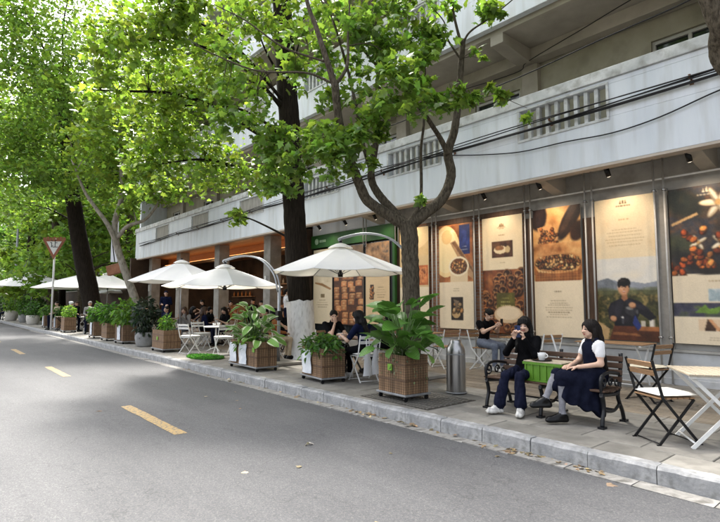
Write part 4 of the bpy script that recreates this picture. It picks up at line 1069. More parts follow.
# --- trees farther along the street and behind
FARTREES = [  # x, y (world), height, crown radius, trunk radius, leaves, colour, label
    (-36, 7.6, 9.5, 4.2, .22, 3600, GREEN, 'slim street tree standing between the far parasols'),
    (-45, 8.2, 11, 5.0, .30, 4200, GREEN_Y, 'bright green street tree beyond the triangular sign'),
    (-44, 7.4, 21, 7.0, .36, 8000, GREEN, 'very tall street tree above the two-tier parasol'),
    (-57, 7.6, 25, 8.5, .4, 8000, GREEN_Y, 'very tall tree crown at the far left of the street'),
    (-58, 10.5, 13, 6.0, .32, 4200, GREEN, 'rounded green tree farther along the pavement'),
    (-74, 9.0, 14, 6.5, .4, 4200, GREEN_D, 'darker tree at the far end of the street'),
    (-42, 17.0, 12, 5.5, .32, 4600, GREEN_D, 'dense dark tree behind the end of the building'),
    (-52, 22.0, 15, 7.0, .4, 5200, GREEN, 'tall full tree in the yard behind the parasols'),
    (-70, 24.0, 17, 8.0, .45, 4600, GREEN_Y, 'yellow-green tree crown rising at the back of the yard'),
    (-96, 16.0, 18, 9.0, .45, 4200, GREEN, 'big tree crown closing the view along the street'),
    (-40, 11.5, 17, 6.5, .35, 7000, GREEN_Y, 'tall spreading tree filling the sky left of the leaning trunk'),
    (-33, 16.5, 18, 6.0, .35, 6500, GREEN, 'tall tree rising over the end of the roof'),
    (-60, 14.0, 20, 8.0, .4, 7000, GREEN_Y, 'high bright crown behind the triangular sign'),
    (-34, 13.0, 10, 3.6, .24, 3000, GREEN, 'leafy tree just past the corner of the balcony'),
]
for i, (tx, ty, h, cr, trr, n, col, lab) in enumerate(FARTREES):
    rr = random.Random(100 + i); lean = rr.uniform(-.4, .4)
    top = (tx + lean, ty + rr.uniform(-.4, .4), h * .82)
    limbs = [([(tx, ty, .1), (tx + lean * .3, ty, h * .3), (tx + lean * .7, ty, h * .55), top], trr, trr * .35)]
    bl = []
    for k in range(13):
        a = k * 2.4 + rr.uniform(-.4, .4); q = rr.uniform(.25, .85) * cr; z = h * rr.uniform(.30, .95)
        f = 1.0 - .5 * max(0, (z / h - .6) / .4)
        bl.append(((tx + q * math.cos(a) * f, ty + q * math.sin(a) * f, z), (cr * .36, cr * .36, cr * .25), n // 13))
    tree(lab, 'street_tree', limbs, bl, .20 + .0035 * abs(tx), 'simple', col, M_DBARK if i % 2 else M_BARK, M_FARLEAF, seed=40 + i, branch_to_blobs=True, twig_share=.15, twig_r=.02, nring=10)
# hedge bank behind the far tables
def hedge(name, label, x0, x1, y0, y1, z0, z1, n, size, base):
    t = thing(name, label, 'hedge', ((x0 + x1) / 2, (y0 + y1) / 2, PAVE_Z))
    org = np.array(t.location)
    P = np.column_stack([rng.uniform(x0, x1, n), y0 + (y1 - y0) * rng.random(n) ** 1.4, rng.uniform(z0, z1, n)])
    P[:, 2] += .25 * np.sin(P[:, 0] * 1.7) * (P[:, 2] - z0) / (z1 - z0)
    leaf_cloud('foliage', P - org, size, 'simple', base, M_FARLEAF, t, var=.4, up=.5)
    m = MB(); rr = random.Random(int(abs(x0)))
    x = x0
    while x < x1:
        m.tube([(x - org[0], (y0 + y1) / 2 - org[1] + rr.uniform(-.2, .2), 0), (x - org[0] + rr.uniform(-.3, .3), (y0 + y1) / 2 - org[1], (z1 - z0) * .8)], [.04, .015], 5); x += .7
    m.build('stems', M_DBARK, t, kind='stuff')
hedge('hedge', 'dark green hedge bank behind the far tables and parasols', -64, -31, 10.5, 13.0, .15, 3.4, 9000, .26, (0.015, 0.035, 0.008))
hedge('hedge', 'low green shrub row at the far end of the pavement', -110, -46, 6.6, 8.6, .15, 2.2, 5000, .3, (0.022, 0.05, 0.010))

# dark wall added to deepen the shade behind the far seating, and the wooded slope that closes the street
gw = thing('shade_wall', 'dark wall added to deepen the shade behind the far left seating', 'wall', (-47, 9.55, PAVE_Z))
MB().box(-15.5, 15.5, -.1, .1, -.05, 2.3).build('wall_body', M_DARK, gw); MB().box(-15.6, 15.6, -.16, .16, 2.3, 2.4).build('coping', M_CONC, gw, bevel=.01)
n = 15000
P = np.column_stack([rng.uniform(-150, -95, n), rng.uniform(0, 85, n), 34 * rng.random(n) ** .8]); P[:, 2] *= .75 + .25 * np.sin(P[:, 1] * .21) * np.cos(P[:, 0] * .13)
tag(leaf_cloud('distant_woods', P, 1.5, 'simple', GREEN, M_FARLEAF, None, var=.45, up=.4), 'distant green woods closing the view down the street', 'woods', kind='stuff')
# ================================================================== chairs, tables, bench
M_CUSH = mat('cushion_canvas', (0.62, 0.61, 0.57), 0.9, (0.70, 0.69, 0.65), 10, bump=.2, bscale=120)
M_CREAM = mat('cushion_cream', (0.62, 0.55, 0.40), 0.9, (0.72, 0.65, 0.50), 10, bump=.2, bscale=120)
def make_chair(name, metal, wood, cushion):
    t = thing(name, 'x', 'chair')
    for s in (-1, 1):
        lb = MB(); lb.bar((s * .205, -.215, 0.0), (s * .205, .165, .455), .026, .012, up=(1, 0, 0)); lb.bar((s * .205, .163, .452), (s * .205, .265, .83), .026, .012, up=(1, 0, 0)); lb.box(s * .205 - .008, s * .205 + .008, -.235, -.195, 0, .012)
        lb.build('long_leg', metal, t)
        sb = MB(); sb.bar((s * .185, .215, 0.0), (s * .185, -.185, .44), .026, .012, up=(1, 0, 0)); sb.box(s * .185 - .008, s * .185 + .008, .195, .235, 0, .012)
        sb.build('short_leg', metal, t)
    for y_, z_, w in ((-.20, .018, .205), (.20, .018, .185), (-.18, .435, .185), (.15, .44, .205)):
        MB().cyl((-w, y_, z_), (w, y_, z_), .007, n=6).build('stretcher', metal, t)
    for z_, y_ in ((.70, .235), (.785, .258)):
        bs = MB().box(-.205, .205, -.009, .009, -.026, .026).build('backrest_slat', wood, t, bevel=.003); bs.location = (0, y_ - .012, z_); bs.rotation_euler = (R(-15), 0, 0)
    for k in range(6):
        yy = -.185 + k * .064
        MB().box(-.20, .20, yy, yy + .052, .447, .463).build('seat_slat', wood, t, bevel=.003)
    if cushion:
        c = MB(); n = 9; vs = []
        for iz in (0, 1):
            for i in range(n):
                for j in range(n):
                    u, v = i / (n - 1) * 2 - 1, j / (n - 1) * 2 - 1
                    e = max(abs(u), abs(v)); puff = .026 * (1 - e ** 6)
                    k = .96 if (abs(u) > .9 and abs(v) > .9) else 1
                    vs.append((u * .212 * k, -.015 + v * .205 * k, .486 + (puff if iz else -puff * .85 + 0)))
        fs = []
        for i in range(n - 1):
            for j in range(n - 1):
                a = i * n + j; fs.append((a, a + 1, a + n + 1, a + n)); b = a + n * n; fs.append((b, b + n, b + n + 1, b + 1))
        c.add(vs, fs, 0, True); c.build('cushion', cushion, t)
    return t
chair_black = make_chair('folding_chair', M_BLACK, M_WOOD, M_CUSH)
chair_blackc = make_chair('folding_chair', M_BLACK, M_WOOD, M_CREAM)
chair_white = make_chair('folding_chair', M_WHITE, M_WHITE, M_CUSH)
chair_wood = make_chair('folding_chair', M_WHITE, M_WOOD, None)
chair_woodc = make_chair('folding_chair', M_WHITE, M_WOOD, M_CREAM)
_used = set()
def put_chair(proto, label, x, y, face, z=PAVE_Z):
    """face: world direction (dx, dy) the sitter looks at"""
    r = math.atan2(face[0], -face[1])
    if proto.name not in _used:
        _used.add(proto.name); o = proto; o.location = (x, y, z); o.rotation_euler = (0, 0, r); o['label'] = label
    else: o = copy_tree(proto, None, label, (x, y, z), r)
    o['group'] = 'folding bistro chairs'
    return o
def make_table(name, label, x, y, rot, lx, ly, metal, wood, h=.72, z=PAVE_Z):
    t = thing(name, label, 'table', (x, y, z), rot, 'folding bistro tables')
    n = max(5, int(ly / .062))
    for k in range(n):
        yy = -ly / 2 + k * ly / n
        MB().box(-lx / 2, lx / 2, yy + .004, yy + ly / n - .004, h - .018, h).build('top_slat', wood, t, bevel=.003)
    for sx in (-1, 1): MB().box(sx * (lx / 2 - .075), sx * (lx / 2 - .04), -ly / 2 + .02, ly / 2 - .02, h - .045, h - .019).build('top_rail', metal, t)
    for s in (-1, 1):
        xx = s * (lx / 2 - .12)
        for d in (-1, 1):
            MB().bar((xx + d * .014, -d * (ly / 2 - .03), 0), (xx + d * .014, d * (ly / 2 - .05), h - .03), .034, .018, up=(1, 0, 0)).build('leg', metal, t)
    for yy in (-1, 1): MB().cyl((-lx / 2 + .12, yy * (ly / 2 - .06), .05), (lx / 2 - .12, yy * (ly / 2 - .06), .05), .01, n=6).build('stretcher', metal, t)
    return t
# near group
put_chair(chair_black, 'black folding chair with off-white cushion, nearest the kerb at the slatted table', -2.03, 5.86, (.56, .83))
make_table('folding_table', 'slatted wood table with white crossed legs at the right edge', -1.62, 6.12, R(-57), .75, .72, M_WHITE, M_GREYWOOD)
put_chair(chair_blackc, 'black folding chair with cream cushion in front of the blossom poster', -2.98, 8.05, (-.95, .25))
make_table('folding_table', 'table with white crossed legs below the coffee pouring poster', -3.95, 9.25, R(0), 1.15, .6, M_WHITE, M_WOOD)
put_chair(chair_woodc, 'white-framed chair with cream cushion behind the seated woman in navy dress', -4.55, 8.75, (.85, .5))
# along the brick wall
put_chair(chair_wood, 'white folding chair carrying the man in the black tee', -6.62, 9.12, (.98, .1))
make_table('folding_table', 'small table in front of the man holding his phone', -5.78, 9.2, R(90), .6, .6, M_WHITE, M_WOOD)
put_chair(chair_wood, 'empty white-framed chair with brown back slats behind the woman in black', -5.15, 9.0, (-.9, .35))
put_chair(chair_wood, 'white chair with brown back slats just left of the man in black tee', -7.35, 8.75, (-.97, .25))
make_table('folding_table', 'small slatted table between bollard and brick wall', -8.05, 8.95, R(85), .6, .6, M_WHITE, M_WOOD)
put_chair(chair_wood, 'white chair at the wall table right behind the forked tree', -8.75, 9.0, (.95, 0))
# table of the two people by the low planter
make_table('folding_table', 'low wood table between the woman in black and person in blue', -7.92, 6.42, R(90), .6, .7, M_BLACK, M_WOOD)
put_chair(chair_white, 'white folding chair with white tote bags hung on its back', -7.08, 6.16, (-.97, .25))
put_chair(chair_wood, 'chair under the woman in black resting her chin', -8.72, 6.62, (.98, -.12))
put_chair(chair_wood, 'pale folding chair by the shop window with boxes poster', -9.6, 8.6, (-.7, -.7))
# left group under the second parasol
put_chair(chair_white, 'white folding chair standing on the green mat side, turned from the table', -11.55, 6.05, (-.9, -.4))
put_chair(chair_white, 'white chair with cushion nearest the kerb at the white cafe table', -14.05, 5.75, (-.35, .94))
put_chair(chair_white, 'white chair with folded back seen behind the kerbside white table', -13.1, 6.3, (-.96, .1))
def round_table(label, x, y, z=PAVE_Z, r=.36):
    t = thing('round_table', label, 'table', (x, y, z), 0, 'white round cafe tables')
    MB().lathe([(0, .70), (r - .01, .70), (r, .71), (r, .725), (r - .01, .735), (0, .735)], 28).build('table_top', M_WHITE, t)
    MB().cyl((0, 0, .03), (0, 0, .70), .025, n=12).build('stem', M_WHITE, t)
    for k in range(3):
        a = k * 2 * math.pi / 3; MB().tube([(0, 0, .12), (.12 * math.cos(a), .12 * math.sin(a), .08), (.27 * math.cos(a), .27 * math.sin(a), .012)], [.018, .016, .012], 8).build('leg', M_WHITE, t)
    return t
round_table('round white table under the second parasol holding white cups', -14.1, 6.55)
put_chair(chair_white, 'white chair left of the round white table, back to the planters', -15.0, 6.5, (.96, .1))
put_chair(chair_wood, 'brown-backed chair at the arcade edge below the middle parasol', -15.2, 8.9, (-.6, .8), .42)
put_chair(chair_wood, 'pale chair standing beside the bare dark trunk', -10.6, 8.35, (.3, .95))
put_chair(chair_wood, 'chair of the person in orange brown top', -11.05, 6.62, (-.25, .97))
# bench
bench = thing('park_bench', 'wooden slat park bench with scrolled black iron ends', 'bench', (-3.45, 6.12, PAVE_Z), R(0))
M_BWOOD = mat('bench_slat_wood', (0.045, 0.024, 0.014), 0.5, (0.085, 0.045, 0.026), 6, bump=.2, stretch=(2, 20, 20))
M_IRON = mat('bench_cast_iron', (0.003, 0.0035, 0.005), 0.4, (0.007, 0.008, 0.011), 12, bump=.1)
SH = .40
def iron_end(x, parent, arm=True):
    m = MB()
    def tb(pts, r=.021): m.tube(spline([(x, a, b) for a, b in pts], 5), r, 8)
    tb([(-.27, .02), (-.255, .10), (-.22, .20), (-.235, .30), (-.265, SH - .04)], .024)               # front leg
    tb([(.30, .02), (.265, .12), (.20, .22), (.16, .30), (.17, SH - .02)], .024)                     # rear leg
    tb([(-.27, SH - .03), (-.1, SH - .045), (.10, SH - .055), (.19, SH - .01), (.235, .52), (.265, .66), (.285, .80)], .024)   # seat rail and back post
    tb([(-.22, .20), (-.10, .17), (.05, .16), (.20, .22)], .018)                                      # low tie
    if arm:
        tb([(-.25, SH - .02), (-.275, .48), (-.25, .565), (-.1, .60), (.08, .585), (.235, .56)], .02)
        th = np.linspace(0, 3.2 * math.pi, 26); tb([(-.205 + (.085 - .0075 * t_) * math.cos(t_ + 2.2), .51 + (.085 - .0075 * t_) * math.sin(t_ + 2.2)) for t_ in th][::2], .012)
        th = np.linspace(0, 2.6 * math.pi, 22); tb([(-.02 + (.062 - .006 * t_) * math.cos(t_), .49 + (.062 - .006 * t_) * math.sin(t_)) for t_ in th][::2], .011)
        th = np.linspace(0, 2.2 * math.pi, 20); tb([(.13 + (.05 - .005 * t_) * math.cos(-t_), .475 + (.05 - .005 * t_) * math.sin(-t_)) for t_ in th][::2], .010)
    for yy in (-.27, .30): m.box(x - .035, x + .035, yy - .045, yy + .045, 0, .022)
    return m.build('iron_end', M_IRON, parent, bevel=0)
iron_end(-.76, bench); iron_end(.78, bench); iron_end(.03, bench, False)
for k in range(6):
    yy = -.27 + k * .078
    MB().box(-.80, .82, yy, yy + .062, SH - .005 - .02 * math.sin(k / 5 * math.pi) * .6, SH + .02 - .012 * math.sin(k / 5 * math.pi)).build('seat_slat', M_BWOOD, bench, bevel=.006)
for k in range(4):
    z_ = .50 + k * .078; yy = .235 + (z_ - .52) * .21 - .035
    s = MB().box(-.80, .82, -.012, .012, -.031, .031).build('backrest_slat', M_BWOOD, bench, bevel=.006); s.location = (0, yy, z_); s.rotation_euler = (R(-12), 0, 0)
MB().cyl((-.76, .05, .17), (.78, .05, .17), .012, n=8).build('tie_rod', M_IRON, bench)
# crate on the bench with tray and cup
crate = thing('plastic_crate', 'lime green plastic crate on the bench between the two women', 'crate', (-3.40, 6.06, PAVE_Z + SH + .024))
M_LIME_P = mat('lime_plastic', (0.075, 0.19, 0.012), 0.45, (0.10, 0.235, 0.018), 5)
cw, cd, ch = .25, .17, .235
c = MB()
c.box(-cw, cw, -cd, -cd + .012, .012, ch - .001); c.box(-cw, cw, cd - .012, cd, .012, ch - .001); c.box(-cw, -cw + .012, -cd + .0125, cd - .0125, .012, ch - .001); c.box(cw - .012, cw, -cd + .0125, cd - .0125, .012, ch - .001); c.box(-cw, cw, -cd, cd, 0, .0119)
c.build('crate_shell', M_LIME_P, crate)
for k in range(6):
    xx = -cw + .02 + k * (2 * cw - .04) / 5
    MB().box(xx - .009, xx + .009, -cd - .014, -cd - .0005, .02, ch - .03).build('rib', M_LIME_P, crate, bevel=.003)
for k in range(4):
    yy = -cd + .03 + k * (2 * cd - .06) / 3
    for sx in (-1, 1): MB().box(sx * (cw + .0005), sx * (cw + .014), yy - .009, yy + .009, .02, ch - .03).build('rib', M_LIME_P, crate, bevel=.003)
for z0, z1 in ((ch - .03, ch), (.0, .018)):
    r_ = MB(); r_.box(-cw - .018, cw + .018, -cd - .018, -cd - .0006, z0, z1); r_.box(-cw - .018, cw + .018, cd + .0006, cd + .018, z0, z1); r_.box(-cw - .018, -cw - .0006, -cd - .0004, cd + .0004, z0, z1); r_.box(cw + .0006, cw + .018, -cd - .0004, cd + .0004, z0, z1)
    r_.build('rim', M_LIME_P, crate)
MB().box(-cw - .01, cw + .01, -cd - .01, cd + .01, ch + .0005, ch + .014).build('lid_board', M_GREYWOOD, crate, bevel=.003)
tray = tag(MB().lathe([(0, 0), (.10, 0), (.125, .012), (.122, .016), (.1, .006), (0, .006)], 24, (0, 0, 0)).build('saucer_tray', M_BLACK), 'black round tray under the white cup on the green crate', 'tray')
tray.location = (-3.47, 6.0, PAVE_Z + SH + .024 + ch + .0145)
def make_cup(label, loc, s=1.0, handle=True):
    t = thing('cup', label, 'cup', loc, 0)
    MB().lathe([(0, 0), (.028 * s, 0), (.032 * s, .006), (.042 * s, .05 * s), (.044 * s, .082 * s), (.040 * s, .082 * s), (.036 * s, .03 * s), (0, .02 * s)], 20).build('bowl', M_WHITE, t)
    MB().lathe([(0, .066 * s), (.0385 * s, .066 * s)], 16).build('coffee', mat('coffee', (.05, .02, .008), .2), t)
    if handle: MB().tube(spline([(.04 * s, 0, .07 * s), (.065 * s, 0, .065 * s), (.068 * s, 0, .04 * s), (.038 * s, 0, .025 * s)], 4), .006 * s, 8).build('handle', M_WHITE, t)
    return t
make_cup('white cup on the black tray above the green crate', (-3.47, 6.0, PAVE_Z + SH + .024 + ch + .021), 1.15)
# steel bollard
bo = thing('steel_bollard', 'round-topped brushed steel bollard on the dark tree grate', 'bollard', (-5.17, 6.40, PAVE_Z + .012))
prof = [(.0, 0), (.15, 0), (.15, .62)] + [(.15 - .05 * (1 - math.cos(a)) - .02 * math.sin(a) * 0, .62 + .13 * math.sin(a)) for a in np.linspace(.2, math.pi / 2, 6)]
MB().lathe([(.148, 0), (.148, .60), (.146, .64), (.136, .69), (.115, .735), (.092, .762), (.088, .775), (.086, .80), (.08, .812), (0, .815)], 36).build('shell', M_STEEL, bo)
MB().lathe([(.15, .0), (.165, .002), (.165, .018), (.15, .022)], 36).build('base_ring', M_GALV, bo)
MB().lathe([(.1495, .585), (.1505, .59), (.1505, .60), (.1495, .605)], 36).build('groove_band', M_GALV, bo)
# ================================================================== parasols
def canopy_mat():
    m = mat('parasol_canvas', (0.80, 0.81, 0.83), 0.85, (0.87, 0.875, 0.88), 3, bump=.35, bscale=5)
    nt = m.node_tree; out = [n for n in nt.nodes if n.type == 'OUTPUT_MATERIAL'][0]; b = [n for n in nt.nodes if n.type == 'BSDF_PRINCIPLED'][0]
    t = nt.nodes.new('ShaderNodeBsdfTranslucent'); t.inputs['Color'].default_value = (0.85, 0.78, 0.64, 1)
    mx = nt.nodes.new('ShaderNodeMixShader'); mx.inputs[0].default_value = 0.35
    nt.links.new(b.outputs[0], mx.inputs[1]); nt.links.new(t.outputs[0], mx.inputs[2]); nt.links.new(mx.outputs[0], out.inputs[0])
    return m
M_CANOPY = canopy_mat()
M_ARM = mat('parasol_frame_grey', (0.30, 0.31, 0.33), 0.4, (0.38, 0.39, 0.41), 6, metal=.6)
def parasol(label, x, y, r, z_edge, z_top, post=None, rot=0.0, sides=8, centre_pole=False):
    t = thing('parasol', label, 'parasol', (x, y, PAVE_Z), 0, 'white parasols along the pavement')
    ze, zt = z_edge - PAVE_Z, z_top - PAVE_Z
    w = 2 * math.pi / sides
    # one wedge, gently sagging between the ribs
    m = MB(); n, k = 7, 6; vs = []
    for i in range(n + 1):
        q = i / n
        for j in range(k + 1):
            a = -w / 2 + w * j / k; s = (j / k * 2 - 1)
            chord = math.cos(w / 2) / math.cos(a)
            rad = r * q * chord
            z = zt + (ze - zt) * (q * .88 + .12 * q ** 2) - .035 * q * (1 - s * s) * math.sin(q * math.pi * .55)
            vs.append((rad * math.cos(a), rad * math.sin(a), z))
    fs = [(i * (k + 1) + j, (i + 1) * (k + 1) + j, (i + 1) * (k + 1) + j + 1, i * (k + 1) + j + 1) for i in range(n) for j in range(k)]
    m.add(vs, fs, 0, True); me = m.mesh('canopy_panel', M_CANOPY)
    hm = MB(); a = w / 2
    hm.tube([(r * math.cos(w / 2) / math.cos(b) * math.cos(b), r * math.cos(w / 2) / math.cos(b) * math.sin(b), ze - .006 - .035 * (1 - (b / a) ** 2) * math.sin(.55 * math.pi)) for b in np.linspace(-a, a, 7)], .008, 6)
    hem = hm.mesh('hem', M_CANOPY)
    for i in range(sides):
        o = obj_from_mesh('canopy_panel', me, t); o.rotation_euler = (0, 0, rot + i * w)
        h = obj_from_mesh('hem', hem, o)
        ang = rot + i * w + w / 2
        MB().tube([(0, 0, zt - .04), (r * .985 * math.cos(ang), r * .985 * math.sin(ang), ze - .012)], .009, 6).build('rib', M_ARM, t)
        MB().tube([(.03 * math.cos(ang), .03 * math.sin(ang), ze - .05), (r * .52 * math.cos(ang), r * .52 * math.sin(ang), (zt + ze) / 2 - .0)], .007, 6).build('strut', M_ARM, t)
    cap = MB(); cap.lathe([(0.26, zt - .052), (.20, zt - .01), (.10, zt + .035), (.03, zt + .055), (0, zt + .056)], 16); cap.build('vent_cap', M_CANOPY, t)
    MB().lathe([(0, ze - .10), (.05, ze - .10), (.055, ze - .02), (.03, ze), (.03, zt + .05), (.035, zt + .07), (.03, zt + .10), (0, zt + .11)], 12).build('hub', M_BLACK, t)
    if post is not None:
        px, py, bx_z = post[0] - x, post[1] - y, zt
        top = bx_z + .16
        d = np.array([px, py]); L_ = np.linalg.norm(d); u = d / L_
        for s in (-.045, .045):
            off = np.array([-u[1], u[0]]) * s
            pts = [(off[0], off[1], zt + .09), (u[0] * .02 + off[0], u[1] * .02 + off[1], top - .01), (u[0] * L_ * .35 + off[0], u[1] * L_ * .35 + off[1], top + .06), (u[0] * L_ * .68 + off[0], u[1] * L_ * .68 + off[1], top - .06), (u[0] * L_ * .92 + off[0], u[1] * L_ * .92 + off[1], top - .42), (px + off[0], py + off[1], top - .85)]
            MB().tube(spline(pts, 6), .02, 8).build('arm', M_ARM, t)
        MB().cyl((px, py, .06), (px, py, top - .78), .038, n=12).build('post', M_ARM, t)
        MB().box(px - .06, px + .06, py - .06, py + .06, 1.0, 1.22).build('crank_box', M_BLACK, t, bevel=.008)
        MB().box(px - .42, px + .42, py - .42, py + .42, 0.006, .07).build('base_slab', M_CONC, t, bevel=.012)
    elif centre_pole:
        MB().cyl((0, 0, .05), (0, 0, zt), .026, n=10).build('post', M_ARM, t)
        MB().lathe([(0, 0.006), (.28, .006), (.28, .05), (.05, .08), (0, .08)], 18).build('base_slab', M_CONC, t)
    return t
parasol('largest white parasol, over the woman in black beside the forked tree', -8.15, 6.45, 1.42, 2.18, 2.72, (-6.75, 7.15), R(10))
parasol('white parasol with curved silver arm in front of the arcade', -12.25, 5.9, 1.52, 1.98, 2.50, (-10.25, 6.30), R(4))
parasol('white parasol between the pale trunk and the curved-arm parasol', -16.6, 6.45, 1.62, 2.26, 2.92, None, R(15), centre_pole=True)
for lab, px_, dep, r_, ze, zt in [
    ('white parasol directly left of the leaning dark trunk', 84, 29.0, 2.7, 2.40, 3.25),
    ('white parasol seen between dark leaning trunk and pale trunk', 106, 30, 1.75, 2.45, 3.3),
    ('white two-tier parasol behind the triangular sign post', 30, 36, 2.7, 2.7, 3.8),
    ('white parasol cut by the left picture edge', -4, 40, 2.6, 2.85, 3.9),
    ('small white parasol low behind the leaning dark trunk', 122, 33, 1.7, 2.2, 2.9)]:
    p = onray(px_, PAVE_Z, dep)
    parasol(lab, p[0], p[1], r_, ze, zt, None, R(20), 8 if 'two' not in lab else 8, True)

# ================================================================== planters
M_SLAT = mat('planter_slat', (0.125, 0.072, 0.038), 0.75, (0.23, 0.142, 0.078), 7, bump=.25, bscale=40, stretch=(6, 6, 1.2))
def weave(m):
    nt = m.node_tree; bs = [n for n in nt.nodes if n.type == 'BSDF_PRINCIPLED'][0]; src = bs.inputs['Base Color'].links[0].from_socket
    tc = nt.nodes.new('ShaderNodeTexCoord'); w = nt.nodes.new('ShaderNodeTexWave'); w.wave_type = 'BANDS'; w.bands_direction = 'Z'; w.inputs['Scale'].default_value = 9; w.inputs['Distortion'].default_value = .6
    nt.links.new(tc.outputs['Object'], w.inputs['Vector'])
    r = nt.nodes.new('ShaderNodeMapRange'); r.inputs[1].default_value = 0; r.inputs[2].default_value = .45; r.inputs[3].default_value = .6; r.inputs[4].default_value = 1.05; nt.links.new(w.outputs[0], r.inputs[0])
    oi = nt.nodes.new('ShaderNodeObjectInfo'); r2 = nt.nodes.new('ShaderNodeMapRange'); r2.inputs[3].default_value = .7; r2.inputs[4].default_value = 1.3; nt.links.new(oi.outputs['Random'], r2.inputs[0])
    mu = nt.nodes.new('ShaderNodeMath'); mu.operation = 'MULTIPLY'; nt.links.new(r.outputs[0], mu.inputs[0]); nt.links.new(r2.outputs[0], mu.inputs[1])
    mx = nt.nodes.new('ShaderNodeMix'); mx.data_type = 'RGBA'; mx.blend_type = 'MULTIPLY'; mx.inputs[0].default_value = 1; nt.links.new(src, mx.inputs[6]); nt.links.new(mu.outputs[0], mx.inputs[7]); nt.links.new(mx.outputs[2], bs.inputs['Base Color'])
weave(M_SLAT)
M_SOIL = mat('potting_soil', (0.02, 0.016, 0.011), 0.95, (0.05, 0.04, 0.028), 30, bump=.6, bscale=30)
M_BAG = mat('white_printed_bag', (0.55, 0.58, 0.62), 0.45, (0.70, 0.72, 0.74), 6, bump=.6, bscale=9, c3=(0.35, .40, .48), s3=9, f3=.5)
M_TAG = mat('lime_tag', (0.16, 0.36, 0.03), 0.5)
def big_leaf_mesh(name, m, wid=.5, curl=.35, n=7):
    vs, fs = [], []
    for i in range(n + 1):
        t = i / n; w = wid * math.sin(math.pi * min(1, t ** .9)) ** .55 * (1 - .12 * t) if 0 < t < 1 else .004
        z = -curl * t * t + .10 * t
        for s in (-1, -.5, 0, .5, 1):
            vs.append((s * w / 2, t, z + .10 * w * abs(s) * (1 if i % 2 else .75)))
    for i in range(n):
        for j in range(4): a = i * 5 + j; fs.append((a, a + 1, a + 6, a + 5))
    return MB().add(vs, fs, 0, True).mesh(name, m)
def veined(name, a, b, edge=None):
    m = bpy.data.materials.new(name); m.use_nodes = True
    nt = m.node_tree; nt.nodes.clear(); N = nt.nodes.new; L = nt.links.new
    out = N('ShaderNodeOutputMaterial'); bs = N('ShaderNodeBsdfPrincipled'); bs.inputs['Roughness'].default_value = .38
    tc = N('ShaderNodeTexCoord'); oi = N('ShaderNodeObjectInfo'); sp = N('ShaderNodeSeparateXYZ'); L(tc.outputs['Object'], sp.inputs[0])
    wv = N('ShaderNodeTexWave'); wv.wave_type = 'BANDS'; wv.bands_direction = 'Y'; wv.inputs['Scale'].default_value = 3.2; wv.inputs['Distortion'].default_value = 1.5; L(tc.outputs['Object'], wv.inputs['Vector'])
    mx = N('ShaderNodeMix'); mx.data_type = 'RGBA'; mx.inputs[6].default_value = (*a, 1); mx.inputs[7].default_value = (*b, 1)
    mr0 = N('ShaderNodeMapRange'); mr0.inputs[4].default_value = .55; L(wv.outputs[0], mr0.inputs[0]); L(mr0.outputs[0], mx.inputs[0])
    col = mx.outputs[2]
    if edge:
        ab = N('ShaderNodeMath'); ab.operation = 'ABSOLUTE'; L(sp.outputs[0], ab.inputs[0]); st = N('ShaderNodeMath'); st.operation = 'GREATER_THAN'; st.inputs[1].default_value = .17; L(ab.outputs[0], st.inputs[0])
        m3 = N('ShaderNodeMix'); m3.data_type = 'RGBA'; L(st.outputs[0], m3.inputs[0]); L(col, m3.inputs[6]); m3.inputs[7].default_value = (*edge, 1); col = m3.outputs[2]
    mr = N('ShaderNodeMapRange'); mr.inputs[3].default_value = .65; mr.inputs[4].default_value = 1.4; L(oi.outputs['Random'], mr.inputs[0])
    mu = N('ShaderNodeMix'); mu.data_type = 'RGBA'; mu.blend_type = 'MULTIPLY'; mu.inputs[0].default_value = 1; L(col, mu.inputs[6]); L(mr.outputs[0], mu.inputs[7])
    L(mu.outputs[2], bs.inputs['Base Color'])
    tr = N('ShaderNodeBsdfTranslucent'); L(mu.outputs[2], tr.inputs['Color']); ms = N('ShaderNodeMixShader'); ms.inputs[0].default_value = .3
    L(bs.outputs[0], ms.inputs[1]); L(tr.outputs[0], ms.inputs[2]); L(ms.outputs[0], out.inputs[0])
    return m
M_BIG = veined('broad_green_leaf', (0.062, 0.165, 0.022), (0.115, 0.25, 0.042))
M_HOSTA = veined('hosta_leaf', (0.13, 0.28, 0.05), (0.20, 0.36, 0.08), (0.50, 0.55, 0.36))
LEAF_BIG = big_leaf_mesh('leaf', M_BIG, .60, .40)
LEAF_HOSTA = big_leaf_mesh('leaf', M_HOSTA, .60, .50)
M_STEM = mat('green_stem', (0.07, 0.13, 0.03), .6)
